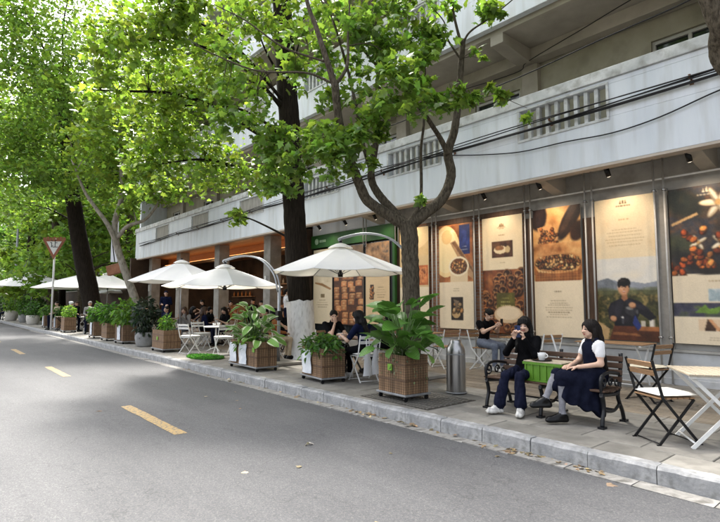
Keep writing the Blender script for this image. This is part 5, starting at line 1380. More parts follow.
def leafy(parent, leafme, n, z0, spread, hmin, hmax, lmin, lmax, seed, ly=1.0):
    rr = random.Random(seed); st = MB()
    for k in range(n):
        az = k * 2.39996 + rr.uniform(-.35, .35); h = rr.uniform(hmin, hmax); q = rr.uniform(.25, 1) ** .7 * spread * (1.15 - .45 * (h - hmin) / (hmax - hmin + 1e-6))
        base = np.array([rr.uniform(-.08, .08), rr.uniform(-.06, .06), z0]); tip = np.array([q * math.cos(az), q * math.sin(az) * ly, z0 + h])
        mid = base * .45 + tip * .55 + np.array([0, 0, .12 * h]); st.tube(spline([base, mid, tip], 3), [.011, .010, .009, .008, .007, .006, .005], 5)
        el = rr.uniform(-.30, .95); d = np.array([math.cos(az) * math.cos(el), math.sin(az) * math.cos(el), math.sin(el)])
        s = np.cross(d, (0, 0, 1)); s /= np.linalg.norm(s); roll = rr.uniform(-.7, .7); nn = np.cross(s, d); s, nn = s * math.cos(roll) + nn * math.sin(roll), nn * math.cos(roll) - s * math.sin(roll)
        L_ = rr.uniform(lmin, lmax)
        o = obj_from_mesh('leaf', leafme, parent)
        o.matrix_local = Matrix(((s[0] * L_, d[0] * L_, nn[0] * L_, tip[0]), (s[1] * L_, d[1] * L_, nn[1] * L_, tip[1]), (s[2] * L_, d[2] * L_, nn[2] * L_, tip[2]), (0, 0, 0, 1)))
    st.build('stems', M_STEM, parent, kind='stuff')
def foliage(parent, n, c, r, size, base, kind='oval', seed=0, up=.6, trail=0.0):
    s = rng.normal(0, 1, (n, 3)); s /= np.linalg.norm(s, axis=1)[:, None]; s *= (rng.random(n) ** .4)[:, None]
    P = np.array(c) + s * np.array(r)
    if trail: P[:, 2] -= trail * np.maximum(0, np.linalg.norm(s[:, :2], axis=1) - .55) * rng.random(n)
    out = s.copy()
    return leaf_cloud('foliage', P, size, kind, base, M_LEAF, parent, var=.35, up=up, outward=out)
def planter_box(t, lx, ly, h, nx, ny, single=True, tag_at=None, casters=True):
    zb = .10 if casters else .02
    MB().box(-lx / 2 + .02, lx / 2 - .02, -ly / 2 + .02, ly / 2 - .02, zb, zb + h - .03).build('box', mat('planter_inner', (.06, .035, .02), .8), t)
    sw, sd = lx / nx, ly / ny
    if single:
        mx_ = MB().box(-sw / 2 + .004, sw / 2 - .004, -.010, .010, 0, h).mesh('slat', M_SLAT); my_ = MB().box(-.010, .010, -sd / 2 + .004, sd / 2 - .004, 0, h).mesh('slat', M_SLAT)
        for k in range(nx):
            for s in (-1, 1):
                o = obj_from_mesh('slat', mx_, t); o.location = (-lx / 2 + (k + .5) * sw, s * (ly / 2 - .008) + random.uniform(-.002, .002), zb)
        for k in range(ny):
            for s in (-1, 1):
                o = obj_from_mesh('slat', my_, t); o.location = (s * (lx / 2 - .008) + random.uniform(-.002, .002), -ly / 2 + (k + .5) * sd, zb)
    else:
        m = MB()
        for k in range(nx):
            for s in (-1, 1): m.box(-lx / 2 + k * sw + .004, -lx / 2 + (k + 1) * sw - .004, s * (ly / 2 - .018), s * (ly / 2 + .002), zb, zb + h)
        for k in range(ny):
            for s in (-1, 1): m.box(s * (lx / 2 - .018), s * (lx / 2 + .002), -ly / 2 + k * sd + .004, -ly / 2 + (k + 1) * sd - .004, zb, zb + h)
        m.build('slat_cladding', M_SLAT, t, kind='stuff')
    for z in (.18, h - .14):
        b = MB(); e = .006; b.box(-lx / 2 - e, lx / 2 + e, -ly / 2 - e - .001, -ly / 2 - e + .004, zb + z, zb + z + .022); b.box(lx / 2 + e - .004, lx / 2 + e + .001, -ly / 2 - e, ly / 2 + e, zb + z, zb + z + .022)
        b.build('band', mat('planter_band', (.10, .055, .03), .6), t)
    MB().box(-lx / 2 + .019, lx / 2 - .019, -ly / 2 + .019, ly / 2 - .019, zb + h - .07, zb + h - .045).build('soil', M_SOIL, t)
    if casters:
        f = MB(); f.box(-lx / 2 - .03, lx / 2 + .03, -ly / 2 - .03, ly / 2 + .03, .07, zb - .001); f.build('trolley_frame', M_GALV, t, bevel=.006)
        for sx in (-1, 1):
            for sy in (-1, 1):
                c = MB(); x_, y_ = sx * (lx / 2 - .02), sy * (ly / 2 - .02); c.cyl((x_ - .012, y_, .034), (x_ + .012, y_, .034), .034, n=12); c.box(x_ - .018, x_ + .018, y_ - .012, y_ + .012, .034, .069); c.build('caster', M_BLACK, t)
    if tag_at is not None: MB().box(tag_at[0] - .045, tag_at[0] + .045, -ly / 2 - .022, -ly / 2 - .012, zb + tag_at[1] - .045, zb + tag_at[1] + .045).build('tag', M_TAG, t)
def bag_sheet(t, x0, x1, y, z0, z1, name='hung_bag', m=None):
    n = 8; vs = []; rr = random.Random(int(x0 * 100) + 5)
    for s in (0, 1):
        for i in range(n + 1):
            for j in range(n + 1):
                u, v = i / n, j / n; puff = (.03 * math.sin(math.pi * u) * (.4 + .6 * (1 - v)) + rr.uniform(-.004, .004)) if s == 0 else 0
                vs.append((x0 + (x1 - x0) * u * (1) + (.02 * math.sin(v * 7 + s)), y - puff - .002 * (1 - s), z0 + (z1 - z0) * v))
    k = n + 1; fs = []
    for s in (0, 1):
        for i in range(n):
            for j in range(n):
                a = s * k * k + i * k + j; fs.append((a, a + k, a + k + 1, a + 1) if s == 0 else (a, a + 1, a + k + 1, a + k))
    MB().add(vs, fs, 0, True).build(name, m or M_BAG, t)
# near planter
P1 = thing('planter', 'brown slatted planter with very broad green leaves in front of the forked tree', 'planter', (-5.40, 5.46, PAVE_Z + .012), R(-4), 'wheeled planters along the kerb')
planter_box(P1, .60, .44, .54, 13, 9, True, (-.02, .36))
leafy(P1, LEAF_BIG, 62, .60, .46, .08, .78, .24, .42, 4, .8)
foliage(P1, 420, (0, 0, .62), (.40, .30, .12), .05, (0.14, 0.17, 0.09), 'oval', 1, .5, 1.0)
P2 = thing('planter', 'slatted planter with low trailing leaves and a pale bag hung on it', 'planter', (-7.60, 5.62, PAVE_Z), R(-8), 'wheeled planters along the kerb')
planter_box(P2, .78, .46, .50, 16, 9, True)
foliage(P2, 620, (-.02, -.02, .66), (.52, .36, .17), .105, (0.05, 0.125, 0.02), 'oval', 2, .6, .5)
bag_sheet(P2, -.33, .02, -.262, .14, .56)
MB().box(-.55, -.1, .28, .31, .74, .78).box(-.55, -.52, .28, .31, .1, .74).build('back_rail', mat('dark_rail', (.05, .045, .04), .6), P2)
P3 = thing('planter', 'long planter with pale-edged hosta leaves and two white bags on its front', 'planter', (-9.95, 5.48, PAVE_Z), R(-2), 'wheeled planters along the kerb')
planter_box(P3, 1.25, .46, .50, 24, 9, True, (.50, .34))
leafy(P3, LEAF_HOSTA, 70, .56, .64, .02, .80, .20, .34, 9, .55)
foliage(P3, 300, (0, -.05, .62), (.58, .32, .16), .09, (0.10, 0.21, 0.03), 'oval', 3, .6, .4)
bag_sheet(P3, -.60, -.28, -.262, .14, .54); bag_sheet(P3, -.14, .20, -.262, .12, .54)
# farther planters along the kerb: (image column, y, kind, label)
def far_planter(label, X, Y, lx, h, kind, base, fh, fr, n, bag=False, tagged=False):
    t = thing('planter', label, 'planter', (X, Y, PAVE_Z), random.uniform(-.05, .05), 'wheeled planters along the kerb')
    if kind == 'box':
        planter_box(t, lx, .5, h, 9, 5, False, (0.0, h * .55) if tagged else None)
        z = .1 + h
    else:
        col = {'stone': mat('grey_stone_pot', (.20, .20, .20), .8, (.30, .30, .29), 6, bump=.2), 'pale': mat('pale_pot', (.50, .47, .42), .7, (.58, .55, .50), 5)}[kind]
        MB().lathe([(0, 0), (lx * .36, 0), (lx * .42, .05), (lx * .5, h * .6), (lx * .48, h), (lx * .44, h), (lx * .42, h - .06), (0, h - .06)], 20).build('pot', col, t)
        z = h
    st = MB()
    for k in range(7): st.tube([(.05 * math.cos(k), .05 * math.sin(k), z - .08), (fr * .5 * math.cos(k * 2.4), fr * .4 * math.sin(k * 2.4), z + fh * .6)], [.012, .005], 5)
    st.build('stems', M_STEM, t, kind='stuff')
    foliage(t, n, (0, 0, z + fh * .45), (fr, fr * .7, fh * .62), .16 if fr > .5 else .10, base, 'oval', 5, .55, .2)
    if bag: bag_sheet(t, lx * .05 - .16, lx * .05 + .16, -.28, .14, .1 + h * .95)
    return t
BG = (0.045, 0.125, 0.018)
far_planter('short boxed planter with small bright plant beside the round white table', -15.15, 5.5, .95, .52, 'box', (0.10, 0.22, 0.03), .42, .30, 260, False, True)
far_planter('round grey pot with dark purple-green bush next to the bright small planter', -17.2, 5.55, .62, .46, 'stone', (0.02, 0.035, 0.018), 1.05, .55, 620)
far_planter('slatted planter with large leafy plant and white bag under the pale trunk', -19.0, 5.5, .85, .55, 'box', (0.085, 0.19, 0.025), .85, .62, 520, True)
far_planter('slatted planter with bushy leaves left of the pale trunk', -20.9, 5.5, .85, .55, 'box', BG, .68, .58, 460)
far_planter('slatted planter with white bag below the leaning dark trunk', -22.8, 5.5, .85, .55, 'box', BG, .68, .58, 460, True)
far_planter('slatted planter with upright bright grassy tuft beside the sign post', -28.1, 5.45, .95, .62, 'box', (0.12, 0.24, 0.03), .55, .42, 520, False)
far_planter('slatted planter with white bag and low plants right at the sign post', -30.9, 5.6, .95, .60, 'box', BG, .5, .55, 360, True)
far_planter('slatted planter with leafy shrub left of the sign post', -34.2, 5.6, 1.0, .60, 'box', (0.07, 0.16, 0.025), .6, .65, 460, True)
far_planter('pale round pot farther along the kerb', -39.6, 5.6, .8, .6, 'pale', BG, .9, .7, 420)
far_planter('grey round pot beside the pale round pot', -44.0, 5.7, .8, .6, 'stone', BG, 1.2, .8, 420)
far_planter('small white planter at the left picture edge', -49.5, 5.5, .9, .8, 'pale', (0.08, 0.18, 0.02), 1.2, .9, 420)
# ================================================================== yield sign
sg = thing('yield_sign', 'triangular yield sign with brown border on a grey post', 'road sign', (-30.4, 5.1, PAVE_Z), R(49))
MB().cyl((0, 0, 0), (0, 0, 4.75), .045, n=12).build('post', M_WHITE, sg)
def tri(r, y0, y1, cz, cx=0): return [(cx + r * math.cos(a), cz + r * math.sin(a)) for a in (R(-90), R(30), R(150))]
pn = MB().prism(tri(.70, 0, 0, 4.35), -.075, -.05, 'y').build('sign_panel', mat('rusty_red_border', (0.20, 0.055, 0.025), .6, (.28, .10, .05), 5), sg, fix=True)
MB().prism(tri(.46, 0, 0, 4.36), -.080, -.0755, 'y').build('sign_face', mat('sign_white', (.62, .62, .62), .5), pn, fix=True)
fc = bpy.data.curves.new('character', 'FONT'); fc.body = '让'; fc.size = .46; fc.align_x = 'CENTER'; fc.align_y = 'CENTER'; fc.extrude = .002
fo = bpy.data.objects.new('sign_character', fc); C.objects.link(fo); fo.parent = pn; fo.location = (0, -.084, 4.44); fo.rotation_euler = (R(90), 0, 0); 
bpy.context.view_layer.update()
_cm = bpy.data.meshes.new_from_object(fo.evaluated_get(bpy.context.evaluated_depsgraph_get())); _cm.materials.clear(); _cm.materials.append(mat('sign_black', (.02, .02, .022), .5))
bpy.data.objects.remove(fo); fo = obj_from_mesh('sign_character', _cm, pn); fo.location = (0, -.084, 4.44); fo.rotation_euler = (R(90), 0, 0); print('GLYPH', len(_cm.vertices))
hd = MB(); 
for k in range(7): hd.box(-.58 + k * .17, -.58 + k * .17 + .13, -.07, -.045, 4.705, 4.80 + .03 * (k % 2))
hd.build('top_plate', mat('rusty_red_border', (0.20, 0.055, 0.025)), pn)
# tall grey lamp post far left
lp = thing('lamp_post', 'plain grey lamp post standing among the far parasols at the left', 'lamp post', tuple(onray(13, PAVE_Z, 44)))
MB().tube([(0, 0, 0), (0, 0, 4), (0, 0, 8.5)], [.13, .10, .07], 12).build('post', M_GALV, lp); MB().lathe([(.2, 0), (.2, .25), (.13, .3)], 14).build('base', M_GALV, lp)
MB().tube(spline([(0, 0, 8.4), (.3, -.3, 8.9), (1.2, -1.2, 9.0)], 5), .04, 8).build('lamp_arm', M_GALV, lp)
# brown hanging sign box below the balcony end
hs = thing('hanging_sign', 'tilted rust-brown sign box beside the pale trunk', 'sign', tuple(at_depth(116, 269, 20.5)), R(40)); hs.rotation_euler = (0, R(-14), R(40))
MB().box(-.36, .36, -.10, .10, -.20, .20).build('sign_box', mat('rust_brown_box', (.18, .07, .03), .7, (.28, .12, .06), 4), hs, bevel=.02); MB().cyl((0, 0, .3), (0.1, 0, 1.6), .02, n=6).build('bracket', M_BLACK, hs)
wp = thing('hanging_banner', 'narrow white hanging banner beside the pale trunk', 'banner', tuple(at_depth(114, 262, 21.5)), R(45))
MB().box(-.15, .15, -.012, .012, 0, 1.7).build('cloth', mat('banner_white', (.66, .68, .72), .8, (.74, .75, .78), 3), wp); MB().cyl((-.19, 0, 1.72), (.19, 0, 1.72), .02, n=8).build('rod', M_GALV, wp)
# artificial grass mat
gm_t = thing('grass_mat', 'oval green artificial grass mat on the pavement under the second parasol', 'mat', (-12.7, 5.62, PAVE_Z + .004))
MB().lathe([(0, 0), (.62, 0), (.63, .008), (.62, .014), (0, .014)], 30).build('backing', mat('mat_backing', (.02, .07, .012), .9), gm_t).scale = (1.15, .62, 1)
n = 5000; a = rng.uniform(0, 2 * math.pi, n); q = np.sqrt(rng.random(n)); leaf_cloud('blades', np.column_stack([.71 * q * np.cos(a), .385 * q * np.sin(a), np.full(n, .014)]), .045, 'oval', (0.04, 0.17, 0.02), M_LEAF, gm_t, var=.3, up=.15, droop=-.9)
# fallen leaves and bits in the gutter and on the road
M_DRY = tint_mat('dry_leaf', .8, .15)
n = 150
xg = np.concatenate([rng.uniform(-12, 0.3, 34), rng.normal(-3.0, .14, 20), rng.normal(-5.5, .25, 20), rng.normal(-2.35, .10, 16), rng.normal(-4.5, .2, 10), rng.uniform(-9, 0, 50)])
yg = KERB_Y - np.abs(rng.normal(0.05, .06, n)) - .01
yg[-50:] = rng.uniform(2.0, 4.6, 50) ; keep = np.ones(n, bool); keep[-50:-14] = False
pos = np.column_stack([xg, yg, np.where(yg > KERB_Y - .2, .018, .008)])[keep]
ll = leaf_cloud('fallen_leaves', pos, .075, 'simple', (0.24, 0.18, 0.10), M_DRY, None, var=.4, up=2.2, droop=0)
tag(ll, 'scattered dry tan leaves lying along the gutter', 'leaves', kind='stuff')
for i, (lx_, ly_, lab) in enumerate([((308, 445), 0, 'crumpled pale dry leaf lying alone on the asphalt')]):
    p = on_ground(*lx_, 0.0); P_ = np.tile(p, (4, 1)) + rng.normal(0, .025, (4, 3)); P_[:, 2] = .012
    tag(leaf_cloud('dry_leaf', P_, .10, 'lobed', (.32, .28, .22), M_DRY, None, var=.3, up=.8, kindtag=None), lab, 'leaf')
# ================================================================== people: one continuous body surface each, grown from a distance field
def surface_nets(D, org, h):
    I = D < 0
    nx, ny, nz = D.shape
    corner = lambda A, i, j, k: A[i:nx - 1 + i, j:ny - 1 + j, k:nz - 1 + k]
    cnt = sum(corner(I, i, j, k).astype(np.int8) for i in (0, 1) for j in (0, 1) for k in (0, 1))
    act = (cnt > 0) & (cnt < 8)
    idx = -np.ones(act.shape, np.int64); cells = np.argwhere(act); idx[act] = np.arange(len(cells))
    acc = np.zeros((len(cells), 3)); num = np.zeros(len(cells))
    ci, cj, ck = cells.T
    cs = [(i, j, k) for i in (0, 1) for j in (0, 1) for k in (0, 1)]
    for a in range(8):
        for b in range(a + 1, 8):
            A, B = cs[a], cs[b]
            if sum(abs(A[q] - B[q]) for q in range(3)) != 1: continue
            da = D[ci + A[0], cj + A[1], ck + A[2]]; db = D[ci + B[0], cj + B[1], ck + B[2]]
            m = (da < 0) != (db < 0); t = np.where(m, da / (da - db + 1e-12), 0)
            p = np.array(A)[None] + t[:, None] * (np.array(B) - np.array(A))[None]
            acc[m] += p[m]; num[m] += 1
    V = org + (cells + acc / num[:, None]) * h
    F = []
    for ax in range(3):
        sl0 = [slice(None)] * 3; sl1 = [slice(None)] * 3; sl0[ax] = slice(0, -1); sl1[ax] = slice(1, None)
        a, b = I[tuple(sl0)], I[tuple(sl1)]
        e = np.argwhere(a != b); u, v = (ax + 1) % 3, (ax + 2) % 3
        ok = (e[:, u] > 0) & (e[:, v] > 0) & (e[:, u] < D.shape[u] - 1) & (e[:, v] < D.shape[v] - 1); e = e[ok]
        flip = a[tuple(e.T)]
        q = []
        for du, dv in ((1, 1), (0, 1), (0, 0), (1, 0)):
            c = e.copy(); c[:, u] -= du; c[:, v] -= dv; q.append(idx[tuple(c.T)])
        q = np.stack(q, 1); q[~flip] = q[~flip][:, ::-1]; F.append(q)
    return V, np.concatenate(F)
def prim_d(P, pr):
    k = pr['k']
    if k == 'cap':
        a, b = pr['a'], pr['b']; p = P - a; ba = b - a
        if pr.get('sq') is not None:
            n, s = pr['sq']; n = np.asarray(n, float); n = n / np.linalg.norm(n)
            p = p + np.outer(p @ n, n) * (1 / s - 1); ba = ba + n * (ba @ n) * (1 / s - 1)
        t = np.clip(p @ ba / (ba @ ba + 1e-9), 0, 1)
        d = np.linalg.norm(p - t[:, None] * ba, axis=1) - (pr['ra'] + (pr['rb'] - pr['ra']) * t)
        return d * (pr['sq'][1] if pr.get('sq') is not None else 1)
    p = P - pr['a']
    if pr.get('R') is not None: p = p @ pr['R']
    r = pr['r']; k0 = np.linalg.norm(p / r, axis=1); k1 = np.linalg.norm(p / (r * r), axis=1)
    return k0 * (k0 - 1) / (k1 + 1e-9)
def cap(a, b, ra, rb, m, sq=None): return dict(k='cap', a=np.array(a, float), b=np.array(b, float), ra=ra, rb=rb, m=m, sq=sq)
def els(c, r, m, Rm=None): return dict(k='ell', a=np.array(c, float), r=np.array(r, float), m=m, R=Rm)
def sdf_mesh(prims, h, kk=.02, cut=(), fold=None, plane=None):
    lo = np.full(3, 1e9); hi = -lo
    box = []
    for p in prims:
        pts = [p['a'], p.get('b', p['a'])]; r = max(p.get('ra', 0), p.get('rb', 0), float(np.max(p.get('r', [0]))))
        l, u = np.min(pts, 0) - r - .03, np.max(pts, 0) + r + .03; box.append((l, u)); lo = np.minimum(lo, l); hi = np.maximum(hi, u)
    n = np.ceil((hi - lo) / h).astype(int) + 3; lo = lo - h
    D = np.full(tuple(n), 1.0)
    for p, (l, u) in zip(prims, box):
        i0 = np.maximum(0, ((l - lo) / h).astype(int) - 1); i1 = np.minimum(n, ((u - lo) / h).astype(int) + 3)
        g = np.stack(np.meshgrid(*[lo[q] + np.arange(i0[q], i1[q]) * h for q in range(3)], indexing='ij'), -1)
        d = prim_d(g.reshape(-1, 3), p).reshape(g.shape[:3])
        sl = tuple(slice(i0[q], i1[q]) for q in range(3)); o = D[sl]
        kx = p.get('kk', kk); t = np.clip(.5 + .5 * (o - d) / kx, 0, 1)
        D[sl] = o * (1 - t) + d * t - kx * t * (1 - t)
    if fold is not None or cut or plane is not None:
        g = np.stack(np.meshgrid(*[lo[q] + np.arange(n[q]) * h for q in range(3)], indexing='ij'), -1).reshape(-1, 3)
        if fold is not None: D = D + fold(g).reshape(D.shape)
        for c in cut: D = np.maximum(D, -prim_d(g, c).reshape(D.shape))
        if plane is not None: D = np.maximum(D, plane(g).reshape(D.shape))
    V, F = surface_nets(D, lo, h)
    c = V[F].mean(1); ds = np.stack([prim_d(c, p) for p in prims], 1)
    ms = np.array([p['m'] for p in prims]); M_ = ms[np.argmin(ds, 1)]
    return V, F, M_
def frame(fwd, up=(0, 0, 1)):
    f = np.array(fwd, float); f /= np.linalg.norm(f); u = np.array(up, float); l = np.cross(u, -f) * -1
    l = np.cross(u, f); l /= np.linalg.norm(l); u = np.cross(f, l)
    return f, l, u                     # forward, left, up
SK, TOP, BOT, SHOE, SOCK, SOLE, EYE, LIP, HAIRM = range(9)
def head_prims(hc, fwd, s=1.0, tilt=(0, 0, 1)):
    f, l, u = frame(fwd, tilt); Rm = np.column_stack([l, -f, u])      # local x = left, y = back, z = up
    P = lambda x, y, z: hc + (l * x - f * y + u * z) * s
    p = [els(P(0, .012, .022), np.array([.076, .094, .088]) * s, SK, Rm), els(P(0, -.018, -.035), np.array([.058, .066, .072]) * s, SK, Rm), els(P(0, -.050, -.085), np.array([.026, .024, .022]) * s, SK, Rm),
         cap(P(0, -.084, .004), P(0, -.100, -.026), .009 * s, .013 * s, SK), cap(P(-.030, -.082, -.018), P(-.034, -.055, -.06), .016 * s, .02 * s, SK), cap(P(.030, -.082, -.018), P(.034, -.055, -.06), .016 * s, .02 * s, SK)]
    for sx in (-1, 1):
        p.append(els(P(sx * .076, .005, -.008), np.array([.010, .018, .028]) * s, SK, Rm))
        e = els(P(sx * .031, -.0805, .004), np.array([.016, .0085, .0075]) * s, EYE, Rm); e['kk'] = .002; p.append(e)
        b = els(P(sx * .032, -.084, .024), np.array([.019, .006, .004]) * s, EYE, Rm); b['kk'] = .002; p.append(b)
    q = els(P(0, -.084, -.056), np.array([.021, .009, .0085]) * s, LIP, Rm); q['kk'] = .002; p.append(q)
    return p, P, Rm
def hand_prims(w, d, n, curl=.5, side=1, s=1.0):
    """w wrist, d pointing along the hand, n palm normal"""
    d = np.array(d, float); d /= np.linalg.norm(d); n = np.array(n, float); n -= d * (n @ d); n /= np.linalg.norm(n); x = np.cross(d, n) * side
    p = [cap(w, w + d * .03 * s, .022 * s, .026 * s, SK, (n, .65)), cap(w + d * .035 * s + x * .018 * s, w + d * .085 * s + x * .024 * s, .020 * s, .017 * s, SK, (n, .7)), cap(w + d * .035 * s - x * .018 * s, w + d * .08 * s - x * .024 * s, .020 * s, .016 * s, SK, (n, .7))]
    for k, (o, L_) in enumerate(((.030, .070), (.010, .080), (-.011, .075), (-.030, .058))):
        b = w + d * (.088 - .004 * abs(k - 1)) * s + x * o * s; c1, c2 = curl * .8, curl * 1.9
        e1 = b + (d * math.cos(c1) + n * math.sin(c1)) * L_ * .5 * s; e2 = e1 + (d * math.cos(c2) + n * math.sin(c2)) * L_ * .5 * s
        for q in (cap(b, e1, .0095 * s, .0088 * s, SK), cap(e1, e2, .0088 * s, .0072 * s, SK)): q['kk'] = .003; p.append(q)
    b = w + d * .025 * s + x * .026 * s; e1 = b + (d * .6 + x * .7 + n * .35) / 1.0 * .034 * s; e2 = e1 + (d * .85 + x * .15 + n * (.3 + curl * .5)) * .032 * s
    for q in (cap(b, e1, .0125 * s, .0105 * s, SK), cap(e1, e2, .0105 * s, .008 * s, SK)): q['kk'] = .004; p.append(q)
    return p
M_SKIN = mat('skin', (0.52, 0.33, 0.235), 0.5, (0.58, 0.38, 0.28), 30)
M_HAIR = mat('black_hair', (0.0025, 0.0022, 0.0022), 0.5, (0.006, 0.005, 0.0045), 30, spec=.18, bump=.6, bscale=60, stretch=(6, 6, .8))
M_HAIRB = mat('brown_hair', (0.04, 0.02, 0.012), 0.42, (0.07, 0.038, 0.022), 30, bump=.6, bscale=60, stretch=(6, 6, .8))
M_HAIRD = mat('dark_brown_hair', (0.005, 0.0035, 0.003), 0.48, (0.012, 0.008, 0.006), 30, spec=.18, bump=.6, bscale=60, stretch=(6, 6, .8))
M_EYE = mat('eye_dark', (0.012, 0.009, 0.008), .3); M_LIP = mat('lips', (0.36, 0.12, 0.10), .45)
def cloth(name, a, b=None): return mat(name, a, .88, b or tuple(v * 1.5 + .004 for v in a), 14, spec=.08, bump=.5, bscale=26)
def person(label, loc, rotz, J, mats, h=.014, extra=(), hair=None, hairmat=None, headdir=(0, -1, -.08), headtilt=(0, 0, 1), hands=None, sleeve=1.0, trouser=1.0, build=1.0, fold=None, hs=1.0, flare=0.0, legs=True, headh=None, handh=.007, cut=(), garments=None):
    """J: joints in the body's own frame (front -y, left +x)"""
    t = thing('person', label, 'person', loc, rotz)
    J = {k: np.array(v, float) for k, v in J.items()}
    pe, ch, nk, hd = J['pelvis'], J['chest'], J['neck'], J['head']; wst = pe * .55 + ch * .45
    back = np.cross(J['shL'] - J['shR'], ch - pe); back /= np.linalg.norm(back)
    b = build
    pr = [cap(pe + (J['hipL'] - pe) * .35, pe + (J['hipR'] - pe) * .35, .115 * b, .115 * b, BOT), cap(pe, wst, .125 * b, .105 * b, TOP, (back, .80)), cap(wst, ch, .105 * b, .125 * b, TOP, (back, .76)),
          cap(ch + (J['shL'] - ch) * .62, ch + (J['shR'] - ch) * .62, .074 * b, .074 * b, TOP), cap(ch * .6 + nk * .4, nk, .062, .050, TOP), cap(nk + (0, 0, -.01), hd + (0, .012, -.055), .046, .046, SK)]
    for s in 'LR':
        sh, el, wr = J['sh' + s], J['el' + s], J['wr' + s]
        pr.append(cap(sh, sh + (el - sh) * .45, .056 * b, .050 * b, TOP))
        if sleeve >= 1: pr += [cap(sh, el, .052 * b, .046 * b, TOP), cap(el, wr - (wr - el) * .06, .045 * b, .034 * b, TOP), cap(wr - (wr - el) * .1, wr, .026, .024, SK)]
        else:
            e = sh + (el - sh) * sleeve * 1.6; pr += [cap(sh, e, .056 * b, .054 * b, TOP), cap(sh + (el - sh) * .5, el, .040 * b, .036 * b, SK), cap(el, wr, .036 * b, .024, SK)]
        if legs:
            hp, kn, an, to = J['hip' + s], J['kn' + s], J['an' + s], J['to' + s]
            pr.append(cap(hp, kn, .092 * b, .064 * b, BOT))
            if trouser >= 1: pr += [cap(kn, an + (kn - an) * .12, .060 * b, .048 * b + flare, BOT), cap(an + (kn - an) * .2, an, .034, .034, SOCK)]
            else: pr += [cap(kn, an, .056 * b, .034, SOCK)]
            hl = an + (an - to) * .22 * np.array([1, 1, 0]); hl[2] = to[2]
            pr += [cap(an + (0, 0, -.01), hl + (0, 0, .022), .036, .036, SHOE), cap(hl + (0, 0, .026), to + (0, 0, .012), .036, .034, SHOE), cap(an, to * .5 + an * .5 + (0, 0, .0), .036, .034, SHOE)]
            pr += [cap(hl + (0, 0, -.006), to + (0, 0, -.006), .040, .042, SOLE, ((0, 0, 1), .5))]
    pr += list(extra)
    parts = [sdf_mesh(pr, h, .028, cut, fold)]
    hp_, HP, HR = head_prims(hd, headdir, hs, headtilt)
    parts.append(sdf_mesh(hp_ + [cap(nk + (0, 0, .01), hd + (0, .012, -.055), .045, .045, SK)], headh or max(.006, h * .5), .018))
    for s, sd in (('L', 1), ('R', -1)):
        wr, el = J['wr' + s], J['el' + s]
        hdv = (hands or {}).get(s, dict(d=wr - el, n=(0, 0, -1), curl=.5))
        parts.append(sdf_mesh(hand_prims(wr, hdv['d'], hdv['n'], hdv.get('curl', .5), sd * hdv.get('flip', 1), .95), handh, .008))
    V = []; F = []; Mi = []; o = 0
    for v, f, m in parts: V.append(v); F.append(f + o); Mi.append(m); o += len(v)
    me = np_mesh('body', np.concatenate(V), np.concatenate(F), mats, True)
    Mi = np.concatenate(Mi)
    if len(me.polygons) == len(Mi): me.polygons.foreach_set('material_index', np.minimum(Mi, len(mats) - 1).astype(np.int32))
    me.update()
    obj_from_mesh('body', me, t)
    for gname, gpr, gm, gpl, gfold in (garments or ()):
        v, f, _ = sdf_mesh(gpr, h, .045, (), gfold, gpl); obj_from_mesh(gname, np_mesh(gname, v, f, gm, True), t)
    if hair:
        hp2, cut = hair(HP, HR, hs, J)
        v, f, _ = sdf_mesh(hp2, max(.007, h * .6), .02, cut, lambda g: .0034 * np.sin(np.arctan2(g[:, 0] - hd[0], g[:, 1] - hd[1]) * 24 + 2.5 * np.sin(g[:, 2] * 16)) + .002 * np.sin(g[:, 2] * 55 + g[:, 0] * 40))
        obj_from_mesh('hair', np_mesh('hair', v, f, hairmat or M_HAIR, True), t)
    return t
def hair_long(length=.30, bangs=True, spread=.075, front=True):
    def f(P, Rm, s, J):
        up = P(0, 0, 1) - P(0, 0, 0)
        p = [els(P(0, .014, .03), np.array([.091, .108, .098]) * s, 0, Rm), cap(P(0, .065, .0), P(0, .085, -.12), .078 * s, .075 * s, 0)]
        ch = J['chest']; bk = P(0, 1, 0) - P(0, 0, 0)
        e = P(0, .10, -.12); p.append(cap(e, e + np.array([0, 0, -length]) + bk * (.015 if front else .075), .08, .055, 0, (bk, .55)))
        for sx in (-1, 1):
            a = P(sx * .080, .015, -.01); b_ = P(sx * spread, .01 if not front else -.01, -.15); p.append(cap(a, b_, .028, .034, 0)); p.append(cap(b_, b_ + np.array([0, 0, -length * .75]) + (P(sx * .03, -.045 if front else .05, 0) - P(0, 0, 0)), .038, .020, 0))
        if bangs:
            for x in np.linspace(-.055, .055, 6): p.append(cap(P(x, -.060, .090), P(x * 1.08, -.088, .036), .014, .005, 0))
        return p, [els(P(0, -.105, -.045), np.array([.066, .085, .104 if not bangs else .088]) * s, 0, Rm)]
    return f
def hair_short():
    def f(P, Rm, s, J):
        p = [els(P(0, .018, .040), np.array([.084, .100, .082]) * s, 0, Rm), cap(P(0, .075, .01), P(0, .07, -.045), .052, .038, 0)]
        return p, [els(P(0, -.11, -.035), np.array([.072, .085, .090]) * s, 0, Rm)]
    return f
def hair_bun():
    def f(P, Rm, s, J):
        p = [els(P(0, .018, .035), np.array([.085, .102, .088]) * s, 0, Rm), els(P(0, .10, .06), np.array([.045, .045, .045]) * s, 0, Rm), cap(P(0, .07, 0), P(0, .065, -.06), .05, .035, 0)]
        return p, [els(P(0, -.11, -.035), np.array([.070, .085, .092]) * s, 0, Rm)]
    return f
